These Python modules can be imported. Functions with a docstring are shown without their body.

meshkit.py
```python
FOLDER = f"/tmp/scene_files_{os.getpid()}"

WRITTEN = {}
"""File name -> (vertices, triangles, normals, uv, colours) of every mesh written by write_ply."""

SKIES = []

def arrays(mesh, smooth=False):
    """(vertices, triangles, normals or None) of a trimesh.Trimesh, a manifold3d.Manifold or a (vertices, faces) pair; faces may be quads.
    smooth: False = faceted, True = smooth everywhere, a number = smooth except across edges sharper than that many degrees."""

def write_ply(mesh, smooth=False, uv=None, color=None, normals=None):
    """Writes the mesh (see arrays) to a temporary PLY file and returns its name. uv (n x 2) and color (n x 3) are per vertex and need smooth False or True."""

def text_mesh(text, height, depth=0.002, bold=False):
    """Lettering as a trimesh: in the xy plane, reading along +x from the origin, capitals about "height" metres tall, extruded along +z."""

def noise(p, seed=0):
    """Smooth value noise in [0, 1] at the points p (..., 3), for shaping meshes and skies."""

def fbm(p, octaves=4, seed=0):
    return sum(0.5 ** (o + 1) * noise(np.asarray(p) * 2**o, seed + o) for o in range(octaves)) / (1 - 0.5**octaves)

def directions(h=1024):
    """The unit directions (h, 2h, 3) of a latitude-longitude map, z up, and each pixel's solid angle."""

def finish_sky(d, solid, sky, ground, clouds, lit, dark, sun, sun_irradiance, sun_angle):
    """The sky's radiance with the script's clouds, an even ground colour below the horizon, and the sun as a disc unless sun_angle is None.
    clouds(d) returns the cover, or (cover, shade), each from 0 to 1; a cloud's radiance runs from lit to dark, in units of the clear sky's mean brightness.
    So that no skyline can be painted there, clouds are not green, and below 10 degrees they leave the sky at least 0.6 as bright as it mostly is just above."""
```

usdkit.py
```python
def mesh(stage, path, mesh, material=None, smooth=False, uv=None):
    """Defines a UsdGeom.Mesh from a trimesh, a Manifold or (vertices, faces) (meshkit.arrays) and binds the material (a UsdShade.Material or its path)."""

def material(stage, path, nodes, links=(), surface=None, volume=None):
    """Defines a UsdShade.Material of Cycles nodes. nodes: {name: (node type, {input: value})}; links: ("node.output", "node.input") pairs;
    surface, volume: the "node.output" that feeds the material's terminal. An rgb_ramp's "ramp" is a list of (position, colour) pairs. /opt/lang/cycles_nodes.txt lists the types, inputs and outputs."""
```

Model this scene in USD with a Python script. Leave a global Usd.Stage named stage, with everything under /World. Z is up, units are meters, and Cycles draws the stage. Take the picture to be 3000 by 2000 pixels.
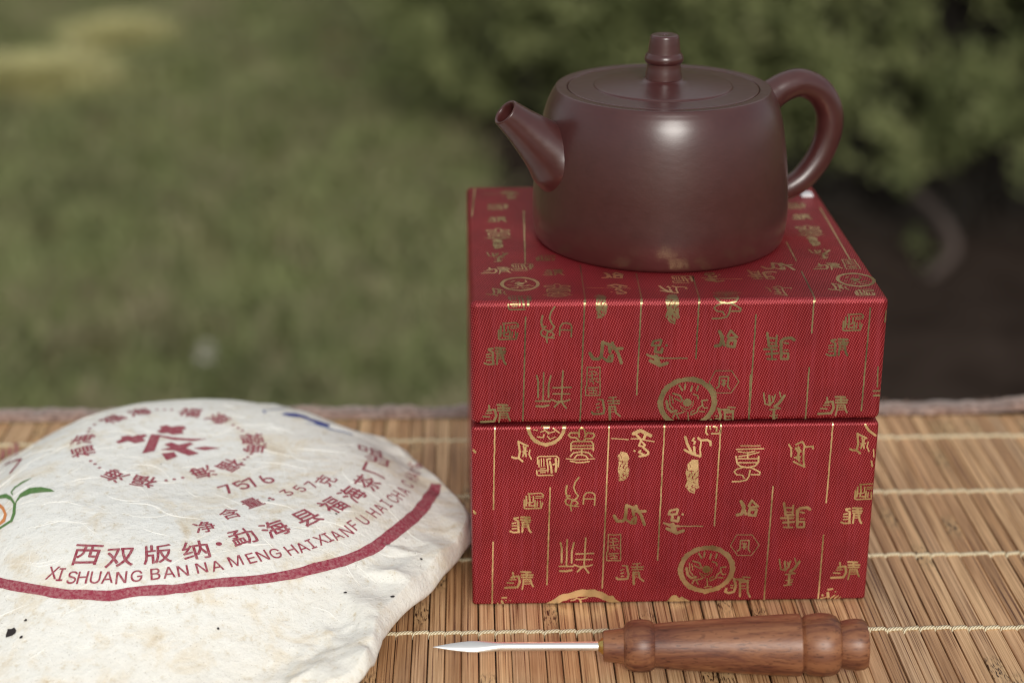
import math, random, json
import numpy as np
import trimesh
import manifold3d as m3
import shapely
from shapely.geometry import Polygon, LineString, Point, box as sbox
from shapely.ops import unary_union
import meshkit, usdkit
from pxr import Usd, UsdGeom, UsdLux, UsdShade, Gf, Sdf, Vt

random.seed(4)
np.random.seed(4)
stage = Usd.Stage.CreateInMemory()
UsdGeom.SetStageUpAxis(stage, UsdGeom.Tokens.z)
UsdGeom.SetStageMetersPerUnit(stage, 1.0)
W = UsdGeom.Xform.Define(stage, '/World')
stage.SetDefaultPrim(W.GetPrim())
UsdGeom.Scope.Define(stage, '/World/Looks')

# ================= camera, sky, sun, exposure =================
EXPOSURE = 0.66
SKY = 0.056
SUN, SUN_ANGLE, SUN_COL = 0.40, 22.0, (1.0, 0.965, 0.90)
SUN_EL, SUN_AZ = math.radians(29), math.radians(7)      # behind the camera, a little to the right
to_sun = np.array([math.cos(SUN_EL)*math.sin(SUN_AZ), -math.cos(SUN_EL)*math.cos(SUN_AZ), math.sin(SUN_EL)])

PITCH, ROLL, CAM_H = 0.3668, 0.0009, 0.3041
cam = UsdGeom.Camera.Define(stage, '/World/camera')
cam.CreateHorizontalApertureAttr(36.0)
cam.CreateVerticalApertureAttr(24.0)
cam.CreateFocalLengthAttr(36.0*5258.11/3000)
cam.CreateFStopAttr(6.2)
cam.CreateFocusDistanceAttr(0.590)
cam.CreateClippingRangeAttr(Gf.Vec2f(0.02, 2000))
cam.CreateExposureAttr(EXPOSURE)
cp, sp = math.cos(PITCH), math.sin(PITCH)
fw = np.array([0, cp, -sp]); up0 = np.array([0, sp, cp]); rt0 = np.array([1.0, 0, 0])
rt = math.cos(ROLL)*rt0+math.sin(ROLL)*up0
up = -math.sin(ROLL)*rt0+math.cos(ROLL)*up0
cam.AddTransformOp().Set(Gf.Matrix4d(*rt, 0, *up, 0, *(-fw), 0, 0, 0, CAM_H, 1))

usdkit.material(stage, '/World/Looks/sky_light', {
    'tc': ('texture_coordinate', {}),
    'sky': ('sky_texture', {'sky_type': 'single_scattering', 'sun_disc': False, 'sun_elevation': SUN_EL, 'sun_rotation': math.atan2(to_sun[0], to_sun[1]), 'altitude': 100.0, 'aerosol_density': 1.5}),
    'map': ('mapping', {'scale': (1.0, 1.0, 2.2)}),
    'n': ('noise_texture', {'scale': 1.6, 'detail': 5.0, 'roughness': 0.55}),
    'r': ('map_range', {'from_min': 0.30, 'from_max': 0.62, 'to_min': 0.35, 'to_max': 0.95, 'clamp': True}),
    'mix': ('mix', {'color2': (7.6, 7.6, 7.5)}),
    'bg': ('background_shader', {'strength': SKY})},
    [('tc.generated', 'map.vector'), ('map.vector', 'n.vector'), ('n.fac', 'r.value'), ('r.result', 'mix.fac'), ('sky.color', 'mix.color1'), ('mix.color', 'bg.color')], surface='bg.background')
dome = UsdLux.DomeLight.Define(stage, '/World/sky')
dome.CreateIntensityAttr(1.0)
UsdShade.MaterialBindingAPI.Apply(dome.GetPrim()).Bind(UsdShade.Material.Get(stage, '/World/Looks/sky_light'))
dome.GetPrim().SetCustomDataByKey('kind', 'structure')
sun = UsdLux.DistantLight.Define(stage, '/World/sun')
sun.CreateIntensityAttr(SUN); sun.CreateAngleAttr(SUN_ANGLE); sun.CreateNormalizeAttr(True); sun.CreateColorAttr(Gf.Vec3f(*SUN_COL))
zz = to_sun; xx = np.cross([0, 0, 1.0], zz); xx /= np.linalg.norm(xx); yy = np.cross(zz, xx)
sun.AddTransformOp().Set(Gf.Matrix4d(*xx, 0, *yy, 0, *zz, 0, 0, 0, 10, 1))

# ================= helpers =================
USED = {}
def path_of(parent, name):
    base = parent.GetPath() if parent is not None else Sdf.Path('/World')
    k = (str(base), name); n = USED.get(k, 0); USED[k] = n+1
    return str(base.AppendChild(name if n == 0 else f'{name}_{n:03d}'))
def tag(prim, label=None, category=None, group=None, kind=None):
    p = prim.GetPrim() if hasattr(prim, 'GetPrim') else prim
    for k, v in (('label', label), ('category', category), ('group', group), ('kind', kind)):
        if v: p.SetCustomDataByKey(k, v)
    return p
def thing(name, label, category, loc=(0, 0, 0), rotz=0.0, group=None):
    x = UsdGeom.Xform.Define(stage, path_of(None, name))
    x.AddTranslateOp().Set(Gf.Vec3d(*map(float, loc)))
    if rotz: x.AddRotateZOp().Set(math.degrees(rotz))
    return tag(x, label, category, group)
def obj(name, mesh, mat, parent=None, smooth=False, label=None, **kw):
    m = usdkit.mesh(stage, path_of(parent, name), mesh, '/World/Looks/'+mat, smooth=smooth)
    p = m.GetPrim()
    if label: p.SetCustomDataByKey('label', label)
    if kw: tag(p, **kw)
    return p
def tm(v, f): return trimesh.Trimesh(np.asarray(v, float), np.asarray(f, int), process=False)
def grid_faces(rows, cols, closed=False):
    i, j = np.meshgrid(np.arange(rows-1), np.arange(cols if closed else cols-1), indexing='ij')
    a, b = i*cols+j, i*cols+(j+1) % cols
    q = np.stack([a, b, b+cols, a+cols], -1).reshape(-1, 4)
    return np.vstack([q[:, [0, 1, 2]], q[:, [0, 2, 3]]])
def lathe(profile, seg=128):
    P = np.asarray(profile, float); t = np.arange(seg)*2*math.pi/seg
    v = np.stack([P[:, :1]*np.cos(t), P[:, :1]*np.sin(t), np.repeat(P[:, 1:], seg, 1)], -1).reshape(-1, 3)
    f = grid_faces(len(P), seg, True)
    m = tm(v, f); m.merge_vertices(); m.update_faces(m.nondegenerate_faces()); m.remove_unreferenced_vertices()
    return m
def catmull(P, n):
    P = np.asarray(P, float); Q = np.vstack([2*P[0]-P[1], P, 2*P[-1]-P[-2]])
    out = []
    for i in range(1, len(Q)-2):
        for t in np.linspace(0, 1, n, endpoint=False):
            a, b, c, d = Q[i-1:i+3]
            out.append(0.5*((2*b)+(c-a)*t+(2*a-5*b+4*c-d)*t*t+(3*b-a-3*c+d)*t**3))
    out.append(Q[-2]); return np.array(out)
def tube(P, R, sides=24, ref=(0, 0, 1), caps=True):
    P = np.asarray(P, float); R = np.broadcast_to(R, (len(P),))
    T = np.gradient(P, axis=0); T /= np.linalg.norm(T, axis=1, keepdims=True)
    A = np.cross(T, ref); A /= np.linalg.norm(A, axis=1, keepdims=True)+1e-12
    B = np.cross(T, A); t = np.arange(sides)*2*math.pi/sides
    v = P[:, None]+R[:, None, None]*(np.cos(t)[None, :, None]*A[:, None]+np.sin(t)[None, :, None]*B[:, None])
    f = grid_faces(len(P), sides, True)
    v = v.reshape(-1, 3)
    if caps:
        n = len(v); v = np.vstack([v, P[0], P[-1]]); j = np.arange(sides); k = (j+1) % sides; e = (len(P)-1)*sides
        f = np.vstack([f, np.stack([k, j, 0*j+n], 1), np.stack([e+j, e+k, 0*j+n+1], 1)])
    m = tm(v, f); m.fix_normals(); return m
def rounded_box(w, d, h, r, seg=20):
    """box from the origin, edges rounded by r"""
    s = m3.Manifold.sphere(r, seg)
    parts = [s.translate((x, y, z)) for x in (r, w-r) for y in (r, d-r) for z in (r, h-r)]
    return m3.Manifold.batch_hull(parts)
def fill(poly):
    """shapely polygon(s) -> (2-D vertices, faces)"""
    V, F, n = [], [], 0
    for g in getattr(poly, 'geoms', [poly]):
        if g.is_empty or g.geom_type != 'Polygon' or g.area <= 0: continue
        try: v, f = trimesh.creation.triangulate_polygon(g, engine='earcut')
        except Exception: continue
        V.append(np.asarray(v)); F.append(np.asarray(f)+n); n += len(v)
    return (np.vstack(V), np.vstack(F)) if V else (np.zeros((0, 2)), np.zeros((0, 3), int))
def mat(name, nodes, links, surface='p.BSDF'):
    return usdkit.material(stage, '/World/Looks/'+name, nodes, links, surface=surface)

# ================= materials =================
GEO = ('geometry', {}); TC = ('texture_coordinate', {})
# bamboo slats: long brown fibre lines, a tone per slat, a speckled node at a random place
mat('bamboo', {
    'tc': TC, 'oi': ('object_info', {}),
    'sep': ('separate_xyz', {}), 'roff': ('math', {'math_type': 'multiply', 'value2': 37.0}),
    'offx': ('math', {'math_type': 'add'}), 'vec': ('combine_xyz', {}),
    'm1': ('mapping', {'scale': (1900, 10, 1)}), 'n1': ('noise_texture', {'scale': 1.0, 'detail': 3.0, 'roughness': 0.6, 'distortion': 0.15}),
    'r1': ('rgb_ramp', {'ramp': [(0, (0.05, 0.013, 0.005)), (0.375, (0.13, 0.050, 0.023)), (0.43, (0.47, 0.285, 0.150)), (0.60, (0.68, 0.455, 0.262)), (1, (0.78, 0.58, 0.365))]}),
    'm2': ('mapping', {'scale': (260, 14, 1)}), 'n2': ('noise_texture', {'scale': 1.0, 'detail': 4.0, 'roughness': 0.6}),
    'r2': ('rgb_ramp', {'ramp': [(0.3, (0.55, 0.47, 0.40)), (0.55, (1.0, 1.0, 1.0)), (0.8, (1.16, 1.14, 1.1))]}),
    'mul': ('mix', {'mix_type': 'multiply', 'fac': 1.0}),
    'r3': ('rgb_ramp', {'ramp': [(0, (0.66, 0.56, 0.47)), (0.2, (1.0, 0.90, 0.82)), (0.4, (0.84, 0.84, 0.86)), (0.6, (1.12, 1.10, 1.04)), (0.8, (0.95, 0.85, 0.74)), (1, (0.70, 0.58, 0.46))]}),
    'mul2': ('mix', {'mix_type': 'multiply', 'fac': 0.85}),
    # node band
    'nm': ('math', {'math_type': 'multiply', 'value2': 4.3}), 'na': ('math', {'math_type': 'add'}), 'nr': ('math', {'math_type': 'multiply', 'value2': 13.7}),
    'nf': ('math', {'math_type': 'fraction'}), 'nd': ('math', {'math_type': 'subtract', 'value2': 0.5}), 'nab': ('math', {'math_type': 'absolute'}),
    'nb': ('map_range', {'from_min': 0.015, 'from_max': 0.05, 'to_min': 1.0, 'to_max': 0.0, 'clamp': True}),
    'm4': ('mapping', {'scale': (1900, 300, 1)}), 'v4': ('noise_texture', {'scale': 1.0, 'detail': 2.0, 'distortion': 0.6}),
    'd4': ('map_range', {'from_min': 0.52, 'from_max': 0.60, 'to_min': 0.0, 'to_max': 1.0, 'clamp': True}),
    'dn': ('math', {'math_type': 'multiply'}),
    'pale': ('mix', {'color2': (0.60, 0.41, 0.20)}), 'pf': ('math', {'math_type': 'multiply', 'value2': 0.4}),
    'dark': ('mix', {'color2': (0.035, 0.010, 0.004)}),
    'bmp': ('bump', {'strength': 0.35, 'distance': 0.0003}),
    'p': ('principled_bsdf', {'roughness': 0.42, 'specular_ior_level': 0.45})},
    [('tc.object', 'sep.vector'), ('oi.random', 'roff.value1'), ('roff.value', 'offx.value1'), ('sep.x', 'offx.value2'), ('offx.value', 'vec.x'), ('sep.y', 'vec.y'),
     ('vec.vector', 'm1.vector'), ('m1.vector', 'n1.vector'), ('n1.fac', 'r1.fac'), ('vec.vector', 'm2.vector'), ('m2.vector', 'n2.vector'), ('n2.fac', 'r2.fac'),
     ('r1.color', 'mul.color1'), ('r2.color', 'mul.color2'), ('oi.random', 'r3.fac'), ('mul.color', 'mul2.color1'), ('r3.color', 'mul2.color2'),
     ('sep.y', 'nm.value1'), ('oi.random', 'nr.value1'), ('nm.value', 'na.value1'), ('nr.value', 'na.value2'), ('na.value', 'nf.value1'), ('nf.value', 'nd.value1'), ('nd.value', 'nab.value1'), ('nab.value', 'nb.value'),
     ('vec.vector', 'm4.vector'), ('m4.vector', 'v4.vector'), ('v4.fac', 'd4.value'), ('d4.result', 'dn.value1'), ('nb.result', 'dn.value2'), ('nb.result', 'pf.value1'),
     ('mul2.color', 'pale.color1'), ('pf.value', 'pale.fac'), ('pale.color', 'dark.color1'), ('dn.value', 'dark.fac'), ('dark.color', 'p.base_color'), ('n1.fac', 'bmp.height'), ('bmp.normal', 'p.normal')])
mat('cotton_thread', {
    'tc': TC, 'm': ('mapping', {'rotation': (0, 0, 0.75), 'scale': (1, 1, 1)}), 'w': ('wave_texture', {'scale': 420.0, 'distortion': 0.6, 'detail': 1.0}),
    'r': ('rgb_ramp', {'ramp': [(0, (0.46, 0.37, 0.22)), (0.5, (0.70, 0.60, 0.41)), (1, (0.78, 0.69, 0.50))]}),
    'b': ('bump', {'strength': 0.7, 'distance': 0.0004}), 'p': ('principled_bsdf', {'roughness': 0.85, 'specular_ior_level': 0.2})},
    [('tc.object', 'm.vector'), ('m.vector', 'w.vector'), ('w.fac', 'r.fac'), ('r.color', 'p.base_color'), ('w.fac', 'b.height'), ('b.normal', 'p.normal')])
mat('binding_cloth', {
    'tc': TC, 'n': ('noise_texture', {'scale': 420.0, 'detail': 3.0}), 'r': ('rgb_ramp', {'ramp': [(0.3, (0.14, 0.088, 0.070)), (0.5, (0.28, 0.195, 0.16)), (0.7, (0.43, 0.33, 0.28))]}),
    'n2': ('noise_texture', {'scale': 38.0, 'detail': 2.0}), 'r2': ('rgb_ramp', {'ramp': [(0.35, (0.76, 0.73, 0.74)), (0.6, (1.1, 1.0, 0.95))]}), 'x': ('mix', {'mix_type': 'multiply', 'fac': 1.0}),
    'b': ('bump', {'strength': 0.8, 'distance': 0.0006}), 'p': ('principled_bsdf', {'roughness': 0.95, 'specular_ior_level': 0.1, 'sheen_weight': 0.3})},
    [('tc.object', 'n.vector'), ('n.fac', 'r.fac'), ('tc.object', 'n2.vector'), ('n2.fac', 'r2.fac'), ('r.color', 'x.color1'), ('r2.color', 'x.color2'), ('x.color', 'p.base_color'), ('n.fac', 'b.height'), ('b.normal', 'p.normal')])
mat('dark_table_wood', {
    'tc': TC, 'm': ('mapping', {'scale': (4, 60, 60)}), 'n': ('noise_texture', {'scale': 1.0, 'detail': 5.0}), 'r': ('rgb_ramp', {'ramp': [(0.3, (0.012, 0.009, 0.008)), (0.7, (0.035, 0.026, 0.022))]}),
    'p': ('principled_bsdf', {'roughness': 0.5})}, [('tc.object', 'm.vector'), ('m.vector', 'n.vector'), ('n.fac', 'r.fac'), ('r.color', 'p.base_color')])
# red satin weave: a staggered lattice of lighter thread floats on dark red, with vertical slubs
def satin(name):
    mat(name, {
        'tc': TC, 'sep': ('separate_xyz', {}), 'v': ('math', {'math_type': 'add'}),
        'a': ('math', {'math_type': 'multiply', 'value2': 6200.0}), 'b': ('math', {'math_type': 'multiply', 'value2': 6900.0}),
        'c': ('math', {'math_type': 'multiply', 'value2': 7600.0}), 'd': ('math', {'math_type': 'multiply', 'value2': 2600.0}),
        'p1': ('math', {'math_type': 'add'}), 'p2': ('math', {'math_type': 'subtract'}),
        's1': ('math', {'math_type': 'sine'}), 's2': ('math', {'math_type': 'sine'}), 'mm': ('math', {'math_type': 'add'}),
        'dm': ('map_range', {'from_min': 0.55, 'from_max': 1.5, 'to_min': 0.0, 'to_max': 1.0, 'clamp': True}),
        'ms': ('mapping', {'scale': (1100, 1100, 16)}), 'ns': ('noise_texture', {'scale': 1.0, 'detail': 3.0}), 'rs': ('map_range', {'from_min': 0.46, 'from_max': 0.76, 'to_min': 0.0, 'to_max': 0.30, 'clamp': True}),
        'nl': ('noise_texture', {'scale': 60.0, 'detail': 3.0}), 'rl': ('map_range', {'from_min': 0.3, 'from_max': 0.7, 'to_min': 0.82, 'to_max': 1.16, 'clamp': True}),
        'c1': ('mix', {'color1': (0.160, 0.0032, 0.0068), 'color2': (0.54, 0.092, 0.100)}),
        'c2': ('mix', {'color2': (0.34, 0.05, 0.072)}),
        'c3': ('mix', {'mix_type': 'multiply', 'fac': 1.0}),
        'bw': ('bump', {'strength': 0.30, 'distance': 0.00010}),
        'p': ('principled_bsdf', {'metallic': 0.30, 'roughness': 0.36, 'specular_ior_level': 0.85, 'specular_tint': (1.0, 0.42, 0.42)})},
        [('tc.object', 'sep.vector'), ('sep.y', 'v.value1'), ('sep.z', 'v.value2'), ('sep.x', 'a.value1'), ('v.value', 'b.value1'), ('sep.x', 'c.value1'), ('v.value', 'd.value1'),
         ('a.value', 'p1.value1'), ('b.value', 'p1.value2'), ('c.value', 'p2.value1'), ('d.value', 'p2.value2'), ('p1.value', 's1.value1'), ('p2.value', 's2.value1'), ('s1.value', 'mm.value1'), ('s2.value', 'mm.value2'), ('mm.value', 'dm.value'),
         ('tc.object', 'ms.vector'), ('ms.vector', 'ns.vector'), ('ns.fac', 'rs.value'), ('tc.object', 'nl.vector'), ('nl.fac', 'rl.value'),
         ('dm.result', 'c1.fac'), ('c1.color', 'c2.color1'), ('rs.result', 'c2.fac'), ('c2.color', 'c3.color1'), ('rl.result', 'c3.color2'), ('c3.color', 'p.base_color'), ('mm.value', 'bw.height'), ('bw.normal', 'p.normal')])
satin('red_satin')
mat('dark_lining', {'p': ('principled_bsdf', {'base_color': (0.03, 0.006, 0.008), 'roughness': 0.8})}, [])
def foil(name, dull, bright, rough):
    mat(name, {
        'tc': TC, 'n': ('noise_texture', {'scale': 2600.0, 'detail': 2.0}), 'n2': ('noise_texture', {'scale': 48.0, 'detail': 3.0, 'roughness': 0.65}),
        'b': ('bump', {'strength': 0.30, 'distance': 0.0002}), 'r': ('rgb_ramp', {'ramp': [(0.36, dull), (0.60, bright)]}),
        'p': ('principled_bsdf', {'metallic': 0.9, 'roughness': rough})},
        [('tc.object', 'n.vector'), ('n.fac', 'b.height'), ('tc.object', 'n2.vector'), ('n2.fac', 'r.fac'), ('r.color', 'p.base_color'), ('b.normal', 'p.normal')])
foil('gold_foil', (0.34, 0.23, 0.09), (0.84, 0.60, 0.31), 0.33)
foil('dim_reflection_foil', (0.15, 0.12, 0.06), (0.34, 0.265, 0.135), 0.36)  # lid front foil, coloured darker to stand for its dimmer reflection
mat('white_tab', {'p': ('principled_bsdf', {'base_color': (0.78, 0.76, 0.78), 'roughness': 0.4})}, [])
# purple-brown burnished clay
mat('purple_clay', {
    'tc': TC, 'n': ('noise_texture', {'scale': 190.0, 'detail': 4.0, 'roughness': 0.6}), 'r': ('rgb_ramp', {'ramp': [(0.3, (0.050, 0.0125, 0.0112)), (0.7, (0.058, 0.0145, 0.0130))]}),
    'vo': ('voronoi_texture', {'scale': 900.0}), 'vd': ('map_range', {'from_min': 0.03, 'from_max': 0.055, 'to_min': 1.0, 'to_max': 0.0, 'clamp': True}),
    'vc': ('white_noise_texture', {}), 'vt': ('math', {'math_type': 'greater_than', 'value2': 0.86}), 'vm': ('math', {'math_type': 'multiply'}), 'vf': ('math', {'math_type': 'multiply', 'value2': 0.5}),
    'sp': ('mix', {'color2': (0.30, 0.19, 0.13)}),
    'm1': ('mapping', {'scale': (1, 1, 1.6)}), 'nb': ('noise_texture', {'scale': 330.0, 'detail': 3.0, 'roughness': 0.5}), 'nb2': ('noise_texture', {'scale': 60.0, 'detail': 2.0}),
    'ad': ('mix', {'mix_type': 'mix', 'fac': 0.55}), 'b': ('bump', {'strength': 0.62, 'distance': 0.0006}),
    'ro': ('map_range', {'from_min': 0.3, 'from_max': 0.7, 'to_min': 0.36, 'to_max': 0.44, 'clamp': True}),
    'p': ('principled_bsdf', {'specular_ior_level': 0.15, 'coat_weight': 0.85, 'coat_roughness': 0.29, 'coat_ior': 1.58})},
    [('tc.object', 'n.vector'), ('n.fac', 'r.fac'), ('tc.object', 'vo.vector'), ('vo.distance', 'vd.value'), ('vo.position', 'vc.vector'), ('vc.value', 'vt.value1'), ('vd.result', 'vm.value1'), ('vt.value', 'vm.value2'), ('vm.value', 'vf.value1'),
     ('r.color', 'sp.color1'), ('vf.value', 'sp.fac'), ('sp.color', 'p.base_color'), ('tc.object', 'm1.vector'), ('m1.vector', 'nb.vector'), ('m1.vector', 'nb2.vector'), ('nb.color', 'ad.color1'), ('nb2.color', 'ad.color2'), ('ad.color', 'b.height'), ('b.normal', 'p.normal'), ('n.fac', 'ro.value'), ('ro.result', 'p.roughness')])
# wrapper: off-white bast paper, tea-stained in patches, with paler and darker fibres
mat('bast_paper', {
    'tc': TC,
    'n1': ('noise_texture', {'scale': 52.0, 'detail': 5.0, 'roughness': 0.62, 'distortion': 0.6}), 'r1': ('rgb_ramp', {'ramp': [(0.27, (0.64, 0.55, 0.42)), (0.37, (0.75, 0.70, 0.60)), (0.47, (0.80, 0.795, 0.755)), (0.75, (0.815, 0.83, 0.81))]}),
    'n2': ('noise_texture', {'scale': 260.0, 'detail': 4.0, 'roughness': 0.7}), 'r2': ('rgb_ramp', {'ramp': [(0.28, (0.80, 0.73, 0.62)), (0.42, (0.97, 0.965, 0.95)), (0.7, (1.03, 1.03, 1.03))]}),
    'x1': ('mix', {'mix_type': 'multiply', 'fac': 1.0}),
    'n3': ('noise_texture', {'scale': 36.0, 'detail': 1.0, 'roughness': 0.4, 'distortion': 1.2}), 'f1': ('math', {'math_type': 'subtract', 'value2': 0.5}), 'f2': ('math', {'math_type': 'absolute'}),
    'f3': ('map_range', {'from_min': 0.0, 'from_max': 0.0060, 'to_min': 0.30, 'to_max': 0.0, 'clamp': True}),
    'n4': ('noise_texture', {'scale': 90.0, 'detail': 1.0, 'distortion': 3.0}), 'g1': ('math', {'math_type': 'subtract', 'value2': 0.47}), 'g2': ('math', {'math_type': 'absolute'}), 'g3': ('map_range', {'from_min': 0.0, 'from_max': 0.010, 'to_min': 0.42, 'to_max': 0.0, 'clamp': True}),
    'x2': ('mix', {'color2': (0.90, 0.89, 0.85)}), 'x3': ('mix', {'color2': (0.90, 0.89, 0.84)}),
    'sp': ('noise_texture', {'scale': 1500.0, 'detail': 2.0}), 'sr': ('map_range', {'from_min': 0.66, 'from_max': 0.72, 'to_min': 0.0, 'to_max': 0.5, 'clamp': True}), 'x4': ('mix', {'color2': (0.30, 0.26, 0.22)}),
    'hb': ('math', {'math_type': 'add'}), 'hm': ('math', {'math_type': 'multiply', 'value2': 0.12}),
    'ln': ('vector_math', {'math_type': 'length'}), 'mp': ('mapping', {'scale': (1, 1, 0)}), 'rm': ('map_range', {'from_min': 0.045, 'from_max': 0.105, 'to_min': 0.0, 'to_max': 0.8, 'clamp': True}), 'rn': ('noise_texture', {'scale': 26.0, 'detail': 4.0}), 'rx': ('math', {'math_type': 'multiply'}), 'xr': ('mix', {'mix_type': 'multiply', 'color2': (0.95, 0.90, 0.82)}),
    'bmp': ('bump', {'strength': 0.75, 'distance': 0.0009}),
    'p': ('principled_bsdf', {'roughness': 0.82, 'specular_ior_level': 0.18, 'sheen_weight': 0.08})},
    [('tc.object', 'n1.vector'), ('n1.fac', 'r1.fac'), ('tc.object', 'n2.vector'), ('n2.fac', 'r2.fac'), ('r1.color', 'x1.color1'), ('r2.color', 'x1.color2'),
     ('tc.object', 'n3.vector'), ('n3.fac', 'f1.value1'), ('f1.value', 'f2.value1'), ('f2.value', 'f3.value'), ('tc.object', 'n4.vector'), ('n4.fac', 'g1.value1'), ('g1.value', 'g2.value1'), ('g2.value', 'g3.value'),
     ('x1.color', 'x2.color1'), ('f3.result', 'x2.fac'), ('x2.color', 'x3.color1'), ('g3.result', 'x3.fac'), ('tc.object', 'sp.vector'), ('sp.fac', 'sr.value'), ('x3.color', 'x4.color1'), ('sr.result', 'x4.fac'), ('tc.object', 'mp.vector'), ('mp.vector', 'ln.vector1'), ('ln.value', 'rm.value'), ('tc.object', 'rn.vector'), ('rm.result', 'rx.value1'), ('rn.fac', 'rx.value2'), ('x4.color', 'xr.color1'), ('rx.value', 'xr.fac'), ('xr.color', 'p.base_color'),
     ('f3.result', 'hm.value1'), ('n2.fac', 'hb.value1'), ('hm.value', 'hb.value2'), ('hb.value', 'bmp.height'), ('bmp.normal', 'p.normal')])
def ink(name, col, wear=0.5):
    mat(name, {'tc': TC, 'n': ('noise_texture', {'scale': 900.0, 'detail': 4.0, 'roughness': 0.7}), 'r': ('map_range', {'from_min': 0.40, 'from_max': 0.75, 'to_min': 0.0, 'to_max': wear, 'clamp': True}),
        'x': ('mix', {'color1': col, 'color2': (0.62, 0.42, 0.40)}), 'b': ('bump', {'strength': 0.3, 'distance': 0.0004}), 'p': ('principled_bsdf', {'roughness': 0.75, 'specular_ior_level': 0.2})},
        [('tc.object', 'n.vector'), ('n.fac', 'r.value'), ('r.result', 'x.fac'), ('x.color', 'p.base_color'), ('n.fac', 'b.height'), ('b.normal', 'p.normal')])
ink('red_ink', (0.285, 0.034, 0.062), 0.5); ink('green_ink', (0.085, 0.215, 0.055), 0.2); ink('orange_ink', (0.66, 0.24, 0.07), 0.2); ink('blue_ink', (0.022, 0.050, 0.27), 0.15); ink('pale_blue_ink', (0.36, 0.42, 0.56), 0.2)
mat('tea_leaf_speck', {'p': ('principled_bsdf', {'base_color': (0.018, 0.012, 0.012), 'roughness': 0.7})}, [])
# rosewood, oiled
mat('rosewood', {
    'tc': TC, 'm': ('mapping', {'scale': (26, 190, 190)}), 'n': ('noise_texture', {'scale': 1.0, 'detail': 6.0, 'roughness': 0.7, 'distortion': 0.8}),
    'r': ('rgb_ramp', {'ramp': [(0.26, (0.036, 0.010, 0.008)), (0.40, (0.115, 0.036, 0.019)), (0.52, (0.20, 0.076, 0.034)), (0.66, (0.27, 0.115, 0.052)), (0.85, (0.19, 0.070, 0.034))]}),
    'm2': ('mapping', {'scale': (330, 1700, 1700)}), 'n2': ('noise_texture', {'scale': 1.0, 'detail': 2.0}), 'r2': ('rgb_ramp', {'ramp': [(0.32, (0.45, 0.38, 0.36)), (0.42, (1, 1, 1))]}),
    'x': ('mix', {'mix_type': 'multiply', 'fac': 0.85}), 'b': ('bump', {'strength': 0.15, 'distance': 0.0003}),
    'p': ('principled_bsdf', {'roughness': 0.40, 'specular_ior_level': 0.5})},
    [('tc.object', 'm.vector'), ('m.vector', 'n.vector'), ('n.fac', 'r.fac'), ('tc.object', 'm2.vector'), ('m2.vector', 'n2.vector'), ('n2.fac', 'r2.fac'), ('r.color', 'x.color1'), ('r2.color', 'x.color2'), ('x.color', 'p.base_color'), ('n2.fac', 'b.height'), ('b.normal', 'p.normal')])
mat('steel', {'p': ('principled_bsdf', {'base_color': (0.88, 0.87, 0.85), 'metallic': 1.0, 'roughness': 0.34})}, [])
mat('brass', {'tc': TC, 'n': ('noise_texture', {'scale': 900.0}), 'b': ('bump', {'strength': 0.6, 'distance': 0.0006}), 'p': ('principled_bsdf', {'base_color': (0.62, 0.43, 0.14), 'metallic': 1.0, 'roughness': 0.35})}, [('tc.object', 'n.vector'), ('n.fac', 'b.height'), ('b.normal', 'p.normal')])
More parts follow.
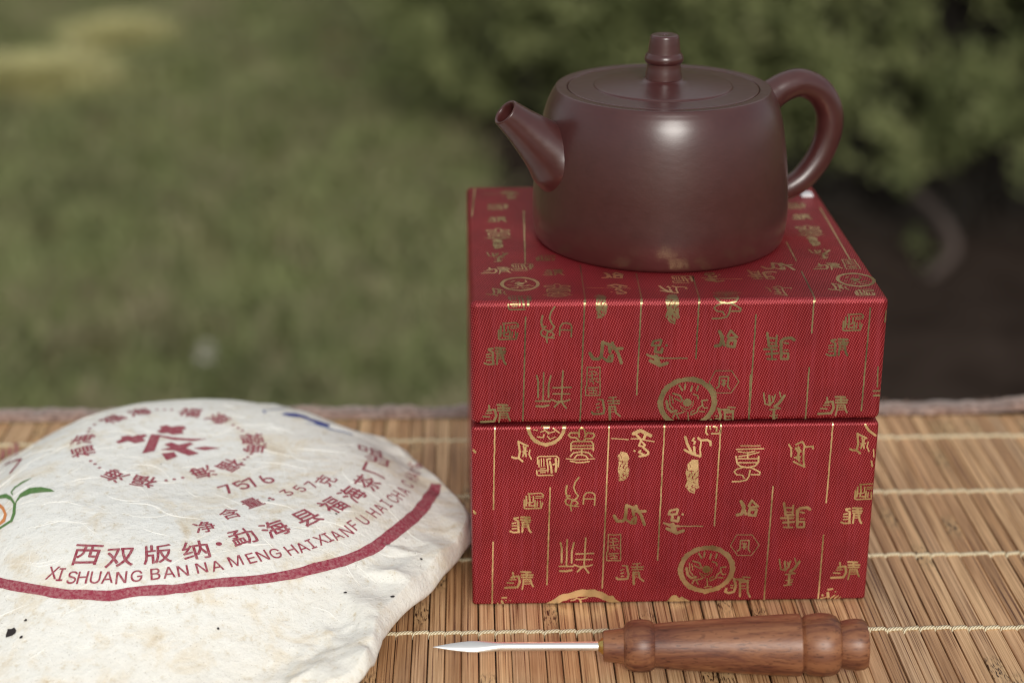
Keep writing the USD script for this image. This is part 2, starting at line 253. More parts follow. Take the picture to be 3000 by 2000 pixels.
# garden
mat('lawn_soil', {
    'g': GEO, 'n': ('noise_texture', {'scale': 3.2, 'detail': 5.0, 'roughness': 0.6}), 'r': ('rgb_ramp', {'ramp': [(0.30, (0.080, 0.082, 0.034)), (0.5, (0.14, 0.140, 0.058)), (0.68, (0.20, 0.155, 0.09))]}),
    'p': ('principled_bsdf', {'roughness': 0.95, 'specular_ior_level': 0.05})}, [('g.position', 'n.vector'), ('n.fac', 'r.fac'), ('r.color', 'p.base_color')])
mat('bed_soil', {
    'g': GEO, 'n': ('noise_texture', {'scale': 9.0, 'detail': 6.0, 'roughness': 0.7}), 'r': ('rgb_ramp', {'ramp': [(0.3, (0.020, 0.013, 0.010)), (0.7, (0.048, 0.034, 0.027))]}), 'b': ('bump', {'strength': 0.8, 'distance': 0.02}),
    'p': ('principled_bsdf', {'roughness': 0.95, 'specular_ior_level': 0.05})}, [('g.position', 'n.vector'), ('n.fac', 'r.fac'), ('r.color', 'p.base_color'), ('n.fac', 'b.height'), ('b.normal', 'p.normal')])
def leafy(name, ramp, trans, rough=0.55, patch=2.6):
    mat(name, {
        'g': GEO, 'oi': ('object_info', {}), 'n': ('noise_texture', {'scale': patch, 'detail': 4.0, 'roughness': 0.6}), 'w': ('mix', {'fac': 0.45}), 'r': ('rgb_ramp', {'ramp': ramp}),
        'p': ('principled_bsdf', {'roughness': rough, 'specular_ior_level': 0.25}), 't': ('translucent_bsdf', {}), 'mx': ('mix_closure', {'fac': trans})},
        [('g.position', 'n.vector'), ('n.color', 'w.color1'), ('oi.random', 'w.color2'), ('w.color', 'r.fac'), ('r.color', 'p.base_color'), ('r.color', 't.color'), ('p.BSDF', 'mx.closure1'), ('t.BSDF', 'mx.closure2')], surface='mx.closure')
leafy('grass_blade', [(0.28, (0.150, 0.162, 0.074)), (0.42, (0.230, 0.258, 0.106)), (0.54, (0.290, 0.316, 0.134)), (0.64, (0.315, 0.270, 0.165)), (0.76, (0.300, 0.320, 0.140))], 0.3)
leafy('sun_patch_grass', [(0.3, (0.52, 0.49, 0.23)), (0.7, (0.66, 0.62, 0.33))], 0.3)  # pale yellow stands for sunlight falling on the grass
leafy('shrub_leaf', [(0.25, (0.110, 0.130, 0.052)), (0.5, (0.235, 0.262, 0.108)), (0.7, (0.330, 0.350, 0.160)), (0.85, (0.33, 0.30, 0.17))], 0.4, patch=7.0)
mat('bark', {'g': GEO, 'n': ('noise_texture', {'scale': 40.0, 'detail': 5.0}), 'r': ('rgb_ramp', {'ramp': [(0.3, (0.03, 0.02, 0.016)), (0.7, (0.085, 0.06, 0.05))]}), 'p': ('principled_bsdf', {'roughness': 0.9})}, [('g.position', 'n.vector'), ('n.fac', 'r.fac'), ('r.color', 'p.base_color')])
mat('shaded_bark', {'p': ('principled_bsdf', {'base_color': (0.022, 0.017, 0.012), 'roughness': 0.9})}, [])  # inner twigs, near black to paint the deep shade inside the crown
mat('petal_white', {'p': ('principled_bsdf', {'base_color': (0.50, 0.48, 0.40), 'roughness': 0.7})}, [])
mat('flower_stem', {'p': ('principled_bsdf', {'base_color': (0.07, 0.11, 0.03), 'roughness': 0.7})}, [])

# ================= the garden =================
GZ = -0.74
g = np.array([[-40, -30], [40, -30], [40, 60], [-40, 60]], float)
obj('lawn', tm(np.c_[g, np.full(4, GZ)], [[0, 1, 2], [0, 2, 3]]), 'lawn_soil', kind='structure')
bed = Polygon([(0.36, 0.9), (0.40, 2.2), (0.30, 2.9), (0.12, 3.4), (0.05, 3.9), (0.2, 4.7), (1.0, 5.3), (2.6, 5.2), (3.6, 4.2), (3.6, 0.9)]).buffer(0.15).simplify(0.02)
v, f = fill(bed)
bedm = trimesh.remesh.subdivide_to_size(np.c_[v, np.zeros(len(v))], f, 0.12)
bv = bedm[0]; bv[:, 2] = GZ+0.006+0.03*meshkit.fbm(bv*[6, 6, 1], 3, 3)
obj('soil_bed', tm(bv, bedm[1]), 'bed_soil', smooth=True, kind='structure')

rng = np.random.default_rng(11)
def tuft_mesh(n, h, spread, rg, width=0.0035):
    V, F = [], []
    for k in range(n):
        a = rg.uniform(0, 2*math.pi); r0 = spread*math.sqrt(rg.uniform()); b = rg.uniform(0, 2*math.pi); hh = h*rg.uniform(0.55, 1.15); lean = rg.uniform(0.5, 1.7)*hh
        p0 = np.array([r0*math.cos(a), r0*math.sin(a), -0.002]); d = np.array([math.cos(b), math.sin(b), 0]); s = np.array([-math.sin(b), math.cos(b), 0])*width*rg.uniform(0.7, 1.3)
        m = p0+d*lean*0.35+[0, 0, hh*0.65]; t = p0+d*lean+[0, 0, hh]
        i = len(V); V += [p0-s, p0+s, m-s*0.75, m+s*0.75, t]; F += [[i, i+1, i+3], [i, i+3, i+2], [i+2, i+3, i+4]]
    return tm(V, F)
def instancer(path, protos, mats, P, S, A, idx, tilt=None, kind=None, label=None, category=None):
    pi = UsdGeom.PointInstancer.Define(stage, path)
    for i, (m, mt) in enumerate(zip(protos, mats)):
        usdkit.mesh(stage, f'{path}/source/blade_{i:03d}' if False else f'{path}/piece_{i:03d}', m, '/World/Looks/'+mt)
        pi.CreatePrototypesRel().AddTarget(f'{path}/piece_{i:03d}')
    n = len(P)
    pi.CreatePositionsAttr(Vt.Vec3fArray.FromNumpy(np.asarray(P, np.float32)))
    pi.CreateScalesAttr(Vt.Vec3fArray.FromNumpy(np.repeat(np.asarray(S, np.float32)[:, None], 3, 1)))
    A = np.asarray(A); t = np.zeros(n) if tilt is None else np.asarray(tilt); az = rng.uniform(0, 2*math.pi, n)
    # rotation about z by A, then a tilt about a random horizontal axis
    qz = np.stack([np.cos(A/2), 0*A, 0*A, np.sin(A/2)], 1); qt = np.stack([np.cos(t/2), np.sin(t/2)*np.cos(az), np.sin(t/2)*np.sin(az), 0*t], 1)
    w1, x1, y1, z1 = qt.T; w2, x2, y2, z2 = qz.T
    q = np.stack([w1*w2-x1*x2-y1*y2-z1*z2, w1*x2+x1*w2+y1*z2-z1*y2, w1*y2-x1*z2+y1*w2+z1*x2, w1*z2+x1*y2-y1*x2+z1*w2], 1)
    pi.CreateOrientationsAttr(Vt.QuathArray([Gf.Quath(*map(float, r)) for r in q]))
    pi.CreateProtoIndicesAttr(Vt.IntArray.FromNumpy(np.asarray(idx, np.int32)))
    return tag(pi, label, category, None, kind)
n = 26000
P = np.c_[rng.uniform(-3.4, 3.4, n), 1.2+8.3*rng.uniform(0, 1, n)**1.25, np.full(n, GZ)]
P = P[(np.abs(P[:, 0]) < 0.5+0.36*P[:, 1]) & ~shapely.contains_xy(bed, P[:, 0], P[:, 1])]
P = P[meshkit.fbm(np.c_[P[:, :2]*2.2, 0*P[:, 0]], 3, 8) > rng.uniform(0.10, 0.46, len(P))]
instancer('/World/lawn_grass', [tuft_mesh(22, 0.050, 0.045, rng) for _ in range(4)], ['grass_blade']*4, P, rng.uniform(0.7, 1.3, len(P)), rng.uniform(0, 6.28, len(P)), rng.integers(0, 4, len(P)),
          kind='stuff', label='short green lawn grass behind the mat, out of focus', category='grass')
# two sun patches at the far left of the lawn, sunlight painted as pale tufts
for (cx, cy, rx, ry, lab) in ((-1.21, 4.48, 0.13, 0.13, 'wider and nearer of the two sun patches painted in pale yellow grass, at the left edge'), (-1.12, 5.02, 0.09, 0.12, 'smaller sun patch painted in pale grass farther back at upper left')):
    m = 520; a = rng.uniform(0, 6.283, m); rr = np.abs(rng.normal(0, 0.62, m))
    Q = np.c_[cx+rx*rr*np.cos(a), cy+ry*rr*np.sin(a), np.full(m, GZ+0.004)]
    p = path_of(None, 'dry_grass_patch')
    instancer(p, [tuft_mesh(22, 0.062, 0.04, rng) for _ in range(2)], ['sun_patch_grass']*2, Q, rng.uniform(0.8, 1.25, m), rng.uniform(0, 6.28, m), rng.integers(0, 2, m), kind='stuff', label=lab, category='sunlit grass')

# small white flower head standing in the grass
fl = thing('white_flower', 'small white blurred flower head in the grass just beyond the mat', 'flower', (-0.455, 2.485, GZ))
obj('stem', tube(catmull([(0, 0, 0), (0.004, 0.002, 0.03), (0.0, 0.0, 0.062)], 5), 0.0018, 8), 'flower_stem', fl, smooth=True)
V = []; F = []
for k in range(70):
    z = 1-2*(k+0.5)/70*0.85; a = k*2.39996; r = math.sqrt(max(0, 1-z*z)); d = np.array([r*math.cos(a), r*math.sin(a), z]); s = np.cross(d, [0.3, 0.2, 0.9]); s /= np.linalg.norm(s); u2 = np.cross(d, s)
    i = len(V); c0 = d*0.005; V += [c0-s*0.0028, c0+s*0.0028, d*0.015+u2*0.002+s*0.0016, d*0.015+u2*0.002-s*0.0016]; F += [[i, i+1, i+2], [i, i+2, i+3]]
V = np.array(V)+[0, 0, 0.072]
obj('petals', tm(V, F), 'petal_white', fl)

# the shrub at the right: trunk, limbs, bare bent stem, and a crown of small leaf sprays
sh = thing('garden_shrub', 'dense green leafy shrub in dark soil behind the teapot, out of focus', 'shrub', (1.00, 4.38, GZ))
limbs = []
for k in range(9):
    a = k*0.7+0.3; R = rng.uniform(0.5, 0.95); h = rng.uniform(0.5, 1.3)
    limbs.append(tube(catmull([(0.03*math.cos(a), 0.03*math.sin(a), 0.02), (0.25*R*math.cos(a), 0.25*R*math.sin(a), 0.3*h), (0.8*R*math.cos(a), 0.8*R*math.sin(a), 0.8*h), (1.05*R*math.cos(a), 1.05*R*math.sin(a), 1.0*h)], 5), np.linspace(0.022, 0.004, 16), 8))
obj('trunk', tube(catmull([(0, 0, -0.02), (0.01, 0.01, 0.15), (0, 0.03, 0.5)], 5), np.linspace(0.055, 0.03, 11), 12), 'bark', sh, smooth=True)
for l in limbs: obj('limb', l, 'bark', sh, smooth=True)
obj('bare_stem', tube(catmull([(-0.285, -1.395, -0.01), (-0.255, -1.38, 0.022), (-0.225, -1.37, 0.05), (-0.222, -1.35, 0.075), (-0.235, -1.27, 0.10), (-0.26, -1.1, 0.105)], 8), 0.011, 10), 'bark', sh, smooth=True, label='bare brown bent stem below the leaves')
def spray(rg):
    V, F = [], []
    for k in range(34):
        t = rg.uniform(0.05, 1.0); L = 0.085; c = np.array([rg.normal(0, 0.016)*t, rg.normal(0, 0.016)*t, L*t]); d = rg.normal(size=3); d[2] += 1.1; d /= np.linalg.norm(d)
        s = np.cross(d, rg.normal(size=3)); s /= np.linalg.norm(s); ln, wd = rg.uniform(0.012, 0.022), rg.uniform(0.004, 0.0075)
        i = len(V); V += [c, c+d*ln*0.5+s*wd, c+d*ln, c+d*ln*0.5-s*wd]; F += [[i, i+1, i+2], [i, i+2, i+3]]
    return tm(V, F)
def crown(N, inner):
    z = rng.uniform(0.0, 1.35, N)**1.1; a = rng.uniform(0, 2*math.pi, N)
    C = np.stack([np.cos(a), np.sin(a), z], -1)
    R = 1.12*np.sqrt(np.clip(1-((z-0.45)/1.25)**2, 0, 1))*(1+0.22*(meshkit.fbm(C*2.4, 2, 6)-0.5)*2)
    bump = meshkit.fbm(C*[5.2, 5.2, 6.5], 2, 17)
    R = R+0.70*(bump-0.50)
    d = rng.uniform(0, 1, N)
    r = R-(0.16+0.35*d if inner else 0.17*d**1.3)
    X = np.stack([r*np.cos(a)*1.05, r*np.sin(a), 0.02+z], -1)
    keep = (r > 0.05) & (X[:, 1] < 0.45)
    P_ = X+[1.00, 4.38, 0]
    if not inner: keep &= (bump > 0.43+0.03*rng.normal(size=N)) & (meshkit.fbm(X*8.0, 2, 23) > 0.40) & (np.linalg.norm((P_-[1.06, 3.6, 0.01])/[0.40, 1.4, 0.21], axis=1) > 1) & (np.linalg.norm((P_-[0.59, 3.4, 0.07])/[0.12, 0.5, 0.06], axis=1) > 1)
    return X[keep]
X = crown(26000, False)
nn = len(X)
instancer('/World/garden_shrub/foliage', [spray(rng) for _ in range(4)], ['shrub_leaf']*4, X, rng.uniform(0.7, 1.25, nn), rng.uniform(0, 6.28, nn), rng.integers(0, 4, nn), tilt=rng.uniform(0, 2.2, nn), kind='stuff')
def twigs(rg):
    P = []
    for k in range(9):
        d = rg.normal(size=3); d /= np.linalg.norm(d); c = rg.normal(0, 0.03, 3)
        P.append(tube([c, c+d*0.05+rg.normal(0, 0.006, 3), c+d*0.10], 0.0022, 4, ref=(0.31, 0.2, 0.93), caps=False))
    return trimesh.util.concatenate(P)
X = crown(9000, True); nn = len(X)
instancer('/World/garden_shrub/twigs', [twigs(rng) for _ in range(3)], ['shaded_bark']*3, X, rng.uniform(0.8, 1.4, nn), rng.uniform(0, 6.28, nn), rng.integers(0, 3, nn), tilt=rng.uniform(0, 2.2, nn), kind='stuff')

# a tall hedge added beyond the lawn to keep low sky out of reflections; it is above the frame and shows only in the polished clay and the foil
hd = thing('garden_hedge', 'tall green hedge added unseen beyond the lawn to darken reflections, above the top of the picture', 'hedge', (0.5, 10.5, GZ))
for k in range(7):
    x = -9+3*k
    obj('trunk', tube(catmull([(x, 0.2, -0.05), (x+0.1, 0.25, 1.2), (x, 0.2, 3.2)], 5), np.linspace(0.12, 0.05, 11), 10), 'bark', hd, smooth=True)
M_ = 7000
Q = np.c_[rng.uniform(-10.5, 10.5, M_), rng.uniform(-0.6, 0.9, M_), 5.2*rng.uniform(0, 1, M_)**0.9]
Q[:, 2] *= 0.85+0.3*meshkit.noise(np.c_[Q[:, 0]*0.6, 0*Q[:, 0], 0*Q[:, 0]], 4)
instancer('/World/garden_hedge/foliage', [spray(rng) for _ in range(2)], ['shrub_leaf']*2, Q, rng.uniform(4.5, 7.5, M_), rng.uniform(0, 6.28, M_), rng.integers(0, 2, M_), tilt=rng.uniform(0, 2.2, M_), kind='stuff')

# ================= the table under the mat =================
tb = thing('table', 'dark table almost hidden under the bamboo mat, seen in its gaps', 'table', (0, 0.375, GZ))
TOP = -0.0024
def slab(x0, x1, y0, y1, z0, z1, r=0.003): return rounded_box(x1-x0, y1-y0, z1-z0, r, 12).translate((x0, y0, z0))
obj('tabletop', slab(-0.52, 0.52, -0.32, 0.318, -GZ+TOP-0.028, -GZ+TOP), 'dark_table_wood', tb, smooth=30)
for sx in (-1, 1):
    for sy in (-1, 1):
        obj('leg', slab(sx*0.46-0.025, sx*0.46+0.025, sy*0.265-0.025, sy*0.265+0.025, 0, -GZ+TOP-0.0285), 'dark_table_wood', tb, smooth=30)

# ================= bamboo mat =================
MYAW = 0.024
mt = thing('bamboo_mat', 'slatted bamboo mat sewn with pale thread, under box, cake and pick', 'mat', (0, 0.40, 0), MYAW)
PITCH_S, SW, STH = 0.00545, 0.00524, 0.0017
rows_t = [0.4185-0.40, 0.470-0.40, 0.522-0.40, 0.5735-0.40, 0.6255-0.40, 0.6775-0.40]
Y0, Y1 = -0.045, 0.3005
nslat = 56
prof = [(-0.5, -1.0), (-0.5, -0.22), (-0.46, -0.07), (-0.36, -0.015), (0, 0.0), (0.36, -0.015), (0.46, -0.07), (0.5, -0.22), (0.5, -1.0)]
xs_slat = []
for k in range(-nslat, nslat+1):
    x = k*PITCH_S+rng.uniform(-0.00012, 0.00012); w = SW*rng.uniform(0.94, 1.03); dz = rng.uniform(-0.00022, 0.0); ya = rng.uniform(-0.0005, 0.0005)
    V = []
    ys = [Y0, Y0+0.11, Y0+0.22, Y1]
    dx = [rng.normal(0, 0.00006) for _ in ys]
    for y, ddx in zip(ys, dx):
        for (px_, pz_) in prof: V.append((px_*w+ddx, y+ya, pz_*STH+dz))
    f = grid_faces(4, len(prof))
    m = len(prof); e = 3*m
    caps = [[0, i, i+1] for i in range(1, m-1)]+[[e, e+i+1, e+i] for i in range(1, m-1)]
    sl = tm(V, np.vstack([f[:, ::-1], caps]))
    X_ = UsdGeom.Xform  # each slat keeps its own origin so that its grain and tone differ
    p = obj('slat', sl, 'bamboo', mt, smooth=40)
    UsdGeom.Xformable(p).AddTranslateOp().Set(Gf.Vec3d(x, 0, 0))
    xs_slat.append((x, w, dz))
for yr in rows_t:
    parts = []
    wob = rng.uniform(0, 6)
    for (x, w, dz) in xs_slat:
        yy_ = yr+0.0004*math.sin(x*23+wob)+rng.normal(0, 0.00012)
        a = 0.0002*rng.normal()
        C = catmull([(x-0.53*w, yy_-0.0003+a, -0.0016), (x-0.47*w, yy_-0.0002+a, -0.00005+dz), (x-0.30*w, yy_-0.0001, 0.00022+dz), (x+0.30*w, yy_+0.0002, 0.00022+dz), (x+0.47*w, yy_+0.0002-a, -0.00005+dz), (x+0.53*w, yy_+0.0003-a, -0.0016)], 3)
        t = tube(C, 0.00060, 8, ref=(0, 1, 0), caps=False)
        t.vertices[:, 1] = yy_+(t.vertices[:, 1]-yy_)*1.5
        parts.append(t)
    obj('thread', trimesh.util.concatenate(parts), 'cotton_thread', mt, smooth=True)
# cloth binding along the far edge, its right end curling up
nb = 320; sec = [(-0.0065, 0.0002), (-0.0060, 0.0011), (-0.003, 0.0016), (0.0, 0.0017), (0.003, 0.0016), (0.0055, 0.0010), (0.0062, -0.0002), (0.0055, -0.0016), (0.0, -0.0021)]
V = []
for i in range(nb+1):
    x = -0.31+0.62*i/nb
    lift = min(0.008, 0.0002+0.0012*max(0, (x-0.190)/0.03)**2)
    j1, j2 = 0.0009*(meshkit.noise([x*160, 0, 1], 4)-0.5)*2, 0.0006*(meshkit.noise([x*220, 3, 1], 5)-0.5)*2
    for (a, b) in sec: V.append((x, 0.3065+a+j1*(a > 0), b+lift+j2*(b > 0.0009)))
bm = tm(V, grid_faces(nb+1, len(sec)))
bm.fix_normals()
obj('cloth_binding', bm, 'binding_cloth', mt, smooth=50, label='pinkish brown cloth binding along the far edge of the mat')
parts = []
for i in range(900):
    x = rng.uniform(-0.30, 0.30); lift = min(0.008, 0.0002+0.0012*max(0, (x-0.190)/0.03)**2)
    p0 = np.array([x, 0.3065+rng.uniform(0.001, 0.006), lift+rng.uniform(0.0005, 0.0016)]); d = np.array([rng.normal(0, 0.5), rng.uniform(0.0, 1), rng.uniform(0.1, 0.9)]); L_ = rng.uniform(0.0008, 0.0026)
    parts.append(tube([p0, p0+d*L_*0.5, p0+d*L_+[0, 0, -0.0003]], 0.00009, 3, ref=(0.3, 0.1, 0.9), caps=False))
obj('binding_fuzz', trimesh.util.concatenate(parts), 'binding_cloth', mt, kind='stuff')

# ================= the red box =================
BYAW, BX, BY = 0.0327, -0.0134, 0.5401
BW, BD, BH, SPLIT, GAP, RB = 0.135, 0.13265, 0.1100, 0.0663, 0.0010, 0.0020
bx = thing('tea_box', 'red fabric gift box printed with gold characters, standing on the mat', 'box', (BX, BY, 0.0001), BYAW)
base = obj('base', rounded_box(BW, BD, SPLIT, 0.0011, 20), 'red_satin', bx, smooth=50)
liner = rounded_box(BW-0.010, BD-0.010, 0.02, 0.0005, 8).translate((0.005, 0.005, SPLIT-0.012))
obj('lining', liner, 'dark_lining', bx, smooth=30)
lid = obj('box_lid', rounded_box(BW, BD, BH-SPLIT-GAP, RB, 24).translate((0, 0, SPLIT+GAP)), 'red_satin', bx, smooth=50)
tabv = rounded_box(0.0046, 0.0056, 0.0012, 0.0005, 10).translate((0.1273, 0.1130, BH+0.00005))
obj('white_tab', tabv, 'white_tab', bx, smooth=40, label='small white tab at the far right corner of the lid')

